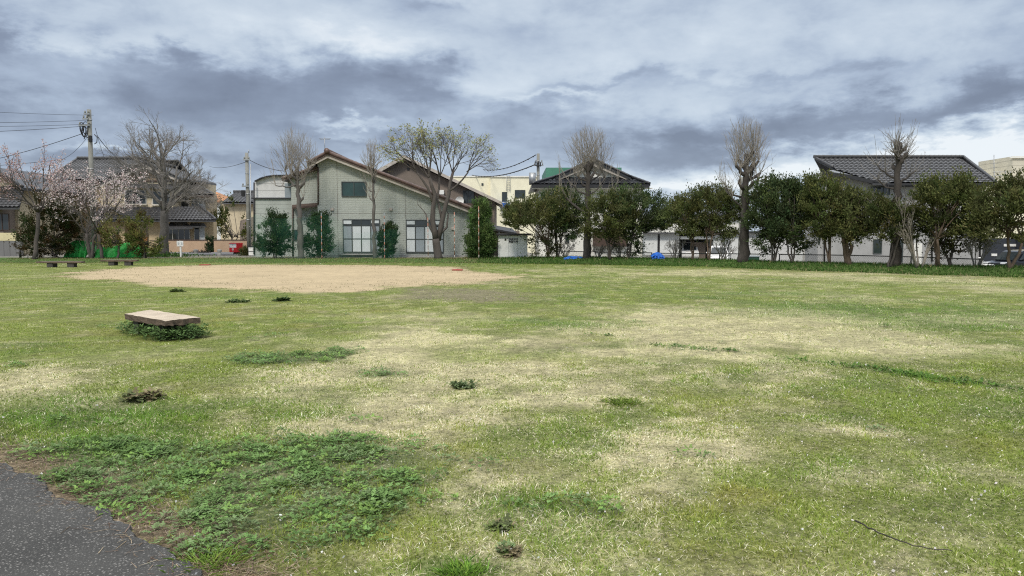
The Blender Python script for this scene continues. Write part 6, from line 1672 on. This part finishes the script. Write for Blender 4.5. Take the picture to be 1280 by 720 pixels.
def wire(a, b, sag, r, label, grp='overhead wires', lumps=0):
    a, b = np.array(a), np.array(b); t = np.linspace(0, 1, 22)[:, None]
    p = a + (b - a) * t - np.array([0, 0, 1]) * 4 * sag * t * (1 - t); mb = MB(); mb.tube(p, r, 5)
    if lumps:
        for q in np.linspace(.04, .96, lumps): c = a + (b - a) * q - np.array([0, 0, 1]) * 4 * sag * q * (1 - q); mb.tube([c - np.array([.06, 0, .02]), c + np.array([.06, 0, -.02])], .055, 5)
    o = mb.build('overhead_wire', M['wire'], None, tuple(a)); tag(o, label, 'wire', grp); return o
YL = 38.0
wire(at(117, 144, YP), at(-60, 137, YL), .05, .009, 'topmost wire running left from the tall pole')
wire(at(116, 150, YP), at(-60, 153.5, YL), .05, .01, 'second wire down running left from the tall pole')
wire(at(115, 155, YP), at(-60, 158, YL), .05, .01, 'third wire down running left from the tall pole')
wire(at(114, 157, YP), at(-60, 166.5, YL), .05, .013, 'fourth and thickest wire running left from the tall pole')
wire(at(103, 167, YP), at(-80, 212, 60), .3, .019, 'thick service cable dropping left behind the rosy cherry')
wire(at(108, 173, YP), at(74, 200, 58), .25, .012, 'thin service cable dropping left to the beige house roof')
wire(at(121, 169, YP), at(170, 208, 60.5), .5, .022, 'thick dark cable dropping right onto the beige house gable')
wire(at(119, 160, YP), at(131, 199, 66), .1, .014, 'thin cable falling steeply right of the tall pole')
wire(at(82, 199, 70), at(-60, 210, 70), .1, .02, 'low wire crossing behind the rosy cherry blossom')
wire(at(311, 201, Y2), at(262, 208, 95), .3, .018, 'faint wire leaving the right hand pole to the left')
wire(at(312, 200, Y2), at(357, 214, 49.5), .15, .02, 'wire from the right hand pole to the annex')
wire(at(670, 193.5, Y3), at(604, 212, 92), .5, .04, 'upper beaded cable left of the far pole', lumps=14)
wire(at(668, 206, Y3), at(590, 219, 92), .5, .05, 'lower thick beaded cable left of the far pole', lumps=18)
wire(at(813, 238, 70), at(930, 262, 60), .2, .02, 'thin wire from the black roofed house to the slim pole')

# ================================================================== small street things
# notice board
Y = 48.2; x = X(225, Y); z = hz(x, Y)
R = root('notice_board', (x, Y, z), 'small white notice board on a white post by the broad bare tree', 'sign')
mb = MB(); mb.box(x - .045, x + .045, Y, Y + .07, z - .1, Zp(301, Y)); mb.build('post', M['white_paint'], R)
mb = MB(); mb.box(X(220.8, Y), X(229, Y), Y - .035, Y - .003, Zp(308, Y), Zp(301.2, Y)); mb.build('plate', M['white_paint'], R, bevel=.01)
mb = MB()
for a, b_ in ((222.2, 224), (226.4, 228)):
    for q in range(2): mb.box(X(a, Y) + .0, X(b_, Y), Y - .042, Y - .037, Zp(305.6 - q * 1.5, Y), Zp(304.7 - q * 1.5, Y))
mb.build('lettering', M['curtain_grey'], R)
# stone bollards
first = None
for (u, lb) in ((244, 'squat pale stone bollard nearer the notice board at the road edge'), (273.8, 'squat pale stone bollard nearer the red mailbox at the road edge')):
    Y = 51.4; x = X(u, Y); z = hz(x, Y)
    if first is None:
        R = root('stone_bollard', (x, Y, z), lb, 'bollard', 'stone bollards'); mb = MB()
        mb.tube([(x, Y, z - .1), (x, Y, z + .17), (x, Y, z + .18), (x, Y, z + .22), (x, Y, z + .34), (x, Y, z + .4), (x, Y, z + .43)], [.15, .14, .11, .11, .17, .15, .05], 14); mb.build('shaft', M['concrete'], R); first = R
    else:
        o = dup(first, (x, Y, z), lb); ORIG[o.name] = (x, Y, z)
# red mailbox
Y = 53.8; x = X(293, Y); z = hz(x, Y) + .05
R = root('mailbox', (x, Y, z), 'red mailbox with white slot plate on black legs before the tan wall', 'mailbox')
xa, xb = X(286, Y), X(301, Y); zb, zt = Zp(315.4, Y), Zp(303.6, Y); xm = X(296.5, Y)
mb = MB(); mb.ext([(xa, Y, zb), (xm, Y - .15, zb), (xb, Y + .38, zb), (xb - (xm - xa), Y + .53, zb)], (0, 0, zt - zb)); mb.build('box', M['red_paint'], R, bevel=.03)
def face(f, g, off): 
    return (xa + (xm - xa) * f - off * .16, Y - .15 * f - off, zb + (zt - zb) * g)
mb = MB(); mb.ext([face(.06, .5, .006), face(.94, .5, .006), face(.94, .9, .006), face(.06, .9, .006)], (.003, .02, 0)); mb.build('slot_plate', M['white_paint'], R)
mb = MB()
for a, b_ in ((.1, .44), (.58, .92)): mb.ext([face(a, .82, .012), face(b_, .82, .012), face(b_, .92, .012), face(a, .92, .012)], (.002, .01, 0))
mb.ext([face(.45, .72, .012), face(.57, .72, .012), face(.57, .88, .012), face(.45, .88, .012)], (.002, .01, 0)); mb.build('slot', M['curtain_grey'], R)
mb = MB()
for (a0, b0, a1, b1) in ((.4, .38, .6, .42), (.38, .27, .62, .31), (.47, .12, .53, .27)): mb.ext([face(a0, b0, .012), face(a1, b0, .012), face(a1, b1, .012), face(a0, b1, .012)], (.002, .01, 0))
mb.build('postal_mark', M['white_paint'], R)
for f in (.35, .8):
    mb = MB(); px = xa + (xb - xa) * (.25 + .55 * f); mb.box(px - .09, px + .09, Y + .05, Y + .35, z - .1, zb - .003); mb.build('leg', M['black'], R)
# white cabinet by the pole
Y = 50.4; x = X(315, Y); z = hz(x, Y)
R = root('meter_cabinet', (x, Y, z), 'white cabinet on a stand at the foot of the right hand pole', 'cabinet')
mb = MB(); mb.box(X(311.4, Y), X(319, Y), Y - .2, Y + .2, Zp(319.3, Y), Zp(308.8, Y)); mb.build('body', M['white_paint'], R, bevel=.02)
mb = MB(); mb.box(X(311.6, Y), X(318.8, Y), Y - .21, Y - .203, Zp(314.6, Y), Zp(313.9, Y)); mb.build('gap', M['dark_trim'], R)
mb = MB(); mb.box(X(311.2, Y), X(319.2, Y), Y - .23, Y + .22, Zp(308.7, Y), Zp(307.4, Y)); mb.build('lid', M['dark_trim'], R)
mb = MB(); mb.box(X(312, Y), X(318.4, Y), Y - .15, Y + .15, z - .1, Zp(319.4, Y)); mb.build('stand', M['concrete'], R)

# green tarpaulins
def tarp(poly, Y, label, m, name, depth=1.2, seed=0, peg=None, grp=None):
    """crumpled sheet draped over a heap: a front wall and a sloping top"""
    r = np.random.default_rng(seed); us = [p[0] for p in poly]; n = 26; k = 12
    u0, u1 = min(us), max(us); uu = np.linspace(u0, u1, n)
    top = np.interp(uu, us, [p[1] for p in poly]); z0 = np.array([hz(X(u, Y), Y) for u in uu])
    V = []
    for j in range(k + 6):
        for i in range(n):
            zt = Zp(top[i], Y)
            if j <= k: f = j / k; z = z0[i] + (zt - z0[i]) * f; y = Y + .25 * f
            else: f = (j - k) / 5; z = zt - .35 * f * f * (zt - z0[i]); y = Y + .25 + depth * f
            w = float(fbm(uu[i] * .25 + seed, j * .28, 500 + seed, 3) - .5) * (.45 if m == 'green_tarp' else 1)
            V.append((X(uu[i], Y) + .05 * w, y + .32 * w - .12 * math.sin(i * 1.1) * (1 - (j / k if j <= k else 1)), z + .08 * w))
    x = X((u0 + u1) / 2, Y); mb = MB(); mb.add(V, [(j * n + i, j * n + i + 1, (j + 1) * n + i + 1, (j + 1) * n + i) for j in range(k + 5) for i in range(n - 1)], True)
    o = mb.build(name, M[m], None, (x, Y, float(z0.mean()))); sd_ = o.modifiers.new('cloth', 'SOLIDIFY'); sd_.thickness = .01; tag(o, label, 'tarpaulin', grp); return o
tarp([(78, 318), (81, 305), (92, 300), (104, 301), (106, 318)], 45.9, 'bright green tarpaulin over a heap beside the bronzy evergreen', 'green_tarp', 'tarpaulin', seed=1, grp='green tarpaulins')
tarp([(117, 313), (122, 309), (140, 308), (150, 304), (160, 303), (172, 306), (176, 312)], 46.2, 'wide bright green tarpaulin behind the yellow green bush', 'green_tarp', 'tarpaulin', seed=2, grp='green tarpaulins')
tarp([(705, 323), (712, 320.6), (722, 320.4), (735, 322), (745, 322.8), (752, 324.5)], row_Y(725, 1.3), 'flat crumpled blue tarp spread on the bank by the tall dark trunk', 'blue_tarp', 'blue_tarp', .8, 3, grp='blue tarps')
tarp([(815, 320), (818, 316.5), (823, 315.2), (828, 316.8), (832, 320.5)], row_Y(823, 1.9), 'upright bundle wrapped in bright blue tarp before the workshop', 'blue_tarp', 'blue_tarp', .5, 4, grp='blue tarps')
# dark green crate by the garage
Y = 50.0; x = X(944, Y); z = hz(x, Y)
R = root('container_box', (x, Y, z), 'dark green storage box standing right of the tallest bare trunk', 'storage box')
mb = MB(); mb.box(X(937, Y), X(950, Y), Y, Y + .7, z - .05, Zp(321.5, Y)); mb.build('body', mat('dark_green_plastic', (.02, .07, .04), .5, .2, 3), R, bevel=.03)
mb = MB(); mb.box(X(936.6, Y), X(950.4, Y), Y - .04, Y + .74, Zp(321.4, Y), Zp(319.8, Y)); mb.build('lid', M['curtain_grey'], R, bevel=.02)

# striped net poles and the green net
pp = None
for (u, v0, lb) in ((402, 266, 'striped net pole by the dark bush right of the thick lumpy tree'), (480.5, 266, 'striped net pole by the narrow bush between the tall windows'), (535, 272, 'orange net pole left of the forked spring tree'), (568, 265, 'orange net pole right of the forked spring tree'), (598.5, 258, 'orange net pole inside the columnar bush')):
    Y = 43.6; x = X(u, Y); z = hz(x, Y); R = root('net_pole', (x, Y, z), lb, 'net pole', 'striped net poles'); zt = Zp(v0, Y)
    striped = u < 500
    mb = MB(); mb.tube([(x, Y, z - .1), (x, Y, zt)], .02, 8); mb.build('shaft', M['orange_pole' if not striped else 'curtain_grey'], R)
    mb = MB(); k = 7
    for i in range(k): a = z + (zt - z) * (i + .1) / k; mb.tube([(x, Y, a), (x, Y, a + (zt - z) / k * .45)], .0222, 8)
    mb.build('bands', M['fascia_pale' if not striped else 'orange_pole'], R)
Y = 43.75; mb = MB(); n = 40; k = 8; V = []
for j in range(k + 1):
    for i in range(n + 1):
        u = 314 + (500 - 314) * i / n; sag = 5 * math.sin(PI * ((i / n * 2.1) % 1)); vt = 268 + sag + (18 if u > 420 else 0) * min(1, max(0, (u - 420) / 20)); x = X(u, Y); z0 = hz(x, Y) + .02
        V.append((x, Y + .15 * math.sin(i * .9) + .05 * math.sin(j), z0 + (Zp(vt, Y) - z0) * j / k))
mb.add(V, [(j * (n + 1) + i, j * (n + 1) + i + 1, (j + 1) * (n + 1) + i + 1, (j + 1) * (n + 1) + i) for j in range(k) for i in range(n)], True)
o = mb.build('sports_net', M['net'], None, (X(410, Y), Y, hz(X(410, Y), Y))); tag(o, 'thin sagging green sports net before the grey green house', 'net')

# chain link fences
def fence(pts, vt, label, post_step=2.0, hgt=None):
    """pts: ground positions; rail height from the picture row vt at each"""
    c = pts[0]; R = root('wire_fence', (c[0], c[1], hz(*c)), label, 'fence', 'low wire fences'); tops = [(p[0], p[1], Zp(v, p[1])) for p, v in zip(pts, vt)]
    rl = MB(); rl.tube(tops, .028, 6); rl.build('rail', M['fence_wire'], R)
    L = 0; seg = [(np.array(a), np.array(b_)) for a, b_ in zip(tops[:-1], tops[1:])]
    ch = MB()
    for a, b_ in seg:
        d = np.linalg.norm(b_ - a); n = max(1, int(d / post_step))
        for i in range(n + 1 if b_ is seg[-1][1] else n):
            p = a + (b_ - a) * i / n; pm = MB(); pm.tube([(p[0], p[1], hz(p[0], p[1]) - .1), (p[0], p[1], p[2] + .03)], .032, 8); pm.build('post', M['fence_wire'], R)
        ch.add([(a[0], a[1] + .02, hz(a[0], a[1])), (b_[0], b_[1] + .02, hz(b_[0], b_[1])), (b_[0], b_[1] + .02, b_[2] - .02), (a[0], a[1] + .02, a[2] - .02)], [(0, 1, 2, 3)])
    ch.build('chain_mesh', M['chain'], R)
def fp(u, off): Y = row_Y(u, off); return (X(u, Y), Y)
fence([fp(u, 5.2) for u in (975, 1060, 1140, 1226)], (318, 319, 321, 324), 'low dark wire fence in front of the grey house', 2.0)
fence([fp(u, 6.0) for u in (697, 760, 815)], (314, 315, 316), 'low dark wire fence in front of the white gabled house', 2.4)
fence([fp(u, 6.0) for u in (826, 900, 968)], (316.5, 317, 317.8), 'low dark wire fence in front of the white workshop', 2.4)
# kerb rail by the black car
Y = 44.5; x = X(1232, Y); R = root('guard_rail', (x, Y, hz(x, Y)), 'short white guard rail at the end of the fence by the black car', 'guard rail')
mb = MB(); mb.tube([at(1223, 322.3, Y), at(1228, 322.3, Y), at(1228, 332, Y)], .045, 8); mb.tube([at(1228, 331, Y), at(1242, 331.5, Y)], .06, 8); mb.tube([at(1242, 331.5, Y), (X(1242, Y), Y, hz(X(1242, Y), Y) - .1)], .05, 8); mb.tube([at(1228, 331, Y), (X(1228, Y), Y, hz(X(1228, Y), Y) - .1)], .05, 8); mb.build('rail', M['white_paint'], R)

# ================================================================== cars
def car(loc, L, Wd, H, paint, label, rotz, van=True):
    """nose towards -x before turning"""
    R = root('parked_car', (0, 0, 0), label, 'car', None); g = .2
    prof = [(-.5, .3), (-.5, .42), (-.485, .5), (-.34, .57), (-.2, .92), (-.15, .97), (.1, 1), (.4, .98), (.455, .93), (.495, .56), (.5, .3), (.46, .2), (-.46, .2)]
    def ring(s, y): return [(a * L, y * Wd / 2 * (1 if h < .6 else s), h * H) for a, h in prof]
    mb = MB(); rows = [(.78, -.93), (.84, -1.0), (.84, 1.0), (.78, .93)]; n = len(prof); V = []
    for s, y in rows: V += ring(s, y)
    mb.add(V, [tuple(range(n)), tuple(range(3 * n, 4 * n))[::-1]] + [(j * n + i, (j + 1) * n + i, (j + 1) * n + (i + 1) % n, j * n + (i + 1) % n) for j in range(3) for i in range(n)])
    mb.build('body', M[paint], R, bevel=.04)
    for s in (-1, 1):
        y = s * Wd / 2 * .868
        for poly in ([(-.27, .62), (-.19, .88), (-.02, .91), (-.02, .62)], [(0, .62), (0, .91), (.22, .91), (.22, .62)], [(.24, .62), (.24, .91), (.4, .89), (.44, .62)]):
            pts = [(a * L, s * (Wd / 2 * (1.003 if h < .63 else .862)), h * H) for a, h in poly]
            pts = [(a * L, s * Wd / 2 * (.955 if h < .63 else .86), h * H) for a, h in poly]
            w = MB(); w.ext(pts, (0, s * .05, 0)); w.build('window', M['glass'], R)
        for a in (-.3, .3):
            w = MB(); w.disc((a * L, s * (Wd / 2 - .09), .31), .31, 1, .2, 22); wh = w.build('wheel', M['rubber'], R); q = MB(); q.disc((a * L, s * (Wd / 2 + .012), .31), .19, 1, .02, 16); q.build('rim', M['steel'], wh)
        h_ = MB(); h_.box(-.492 * L, -.43 * L, s * Wd * .36 - .17, s * Wd * .36 + .17, .46 * H, .525 * H); h_.build('headlight', M['lamp'], R, bevel=.02)
        m_ = MB(); m_.box(-.2 * L, -.16 * L, s * (Wd / 2 + .09) - .1, s * (Wd / 2 + .09) + .1, .6 * H, .69 * H); m_.build('mirror', M[paint], R, bevel=.03)
    ws = MB(); ws.ext([(-.33 * L, -.36 * Wd, .6 * H), (-.33 * L, .36 * Wd, .6 * H), (-.205 * L, .34 * Wd, .9 * H), (-.205 * L, -.34 * Wd, .9 * H)], (-.05, 0, .03)); ws.build('windscreen', M['glass'], R)
    tl = MB(); tl.box(.488 * L, .502 * L, -.4 * Wd, -.3 * Wd, .5 * H, .7 * H); tl.box(.488 * L, .502 * L, .3 * Wd, .4 * Wd, .5 * H, .7 * H); tl.build('tail_light', M['red_paint'], R)
    R.location = loc; R.rotation_euler.z = rotz; return R
Y = 46.5; x = X(1277, Y); car((x + .2, Y, hz(x, Y) - .02), 4.5, 1.75, 1.62, 'car_black', 'black minivan parked behind the right edge evergreen', math.radians(12))
Y = 59.0; x = X(900, Y); car((x, Y, hz(x, Y) - .02), 3.8, 1.6, 1.6, 'car_white', 'white car parked before the open workshop bay', math.radians(70))
Y = 66.0; x = X(861, Y); car((x, Y, hz(x, Y) - .02), 3.4, 1.5, 1.85, 'car_white', 'white boxy van standing inside the workshop bay', math.radians(82))
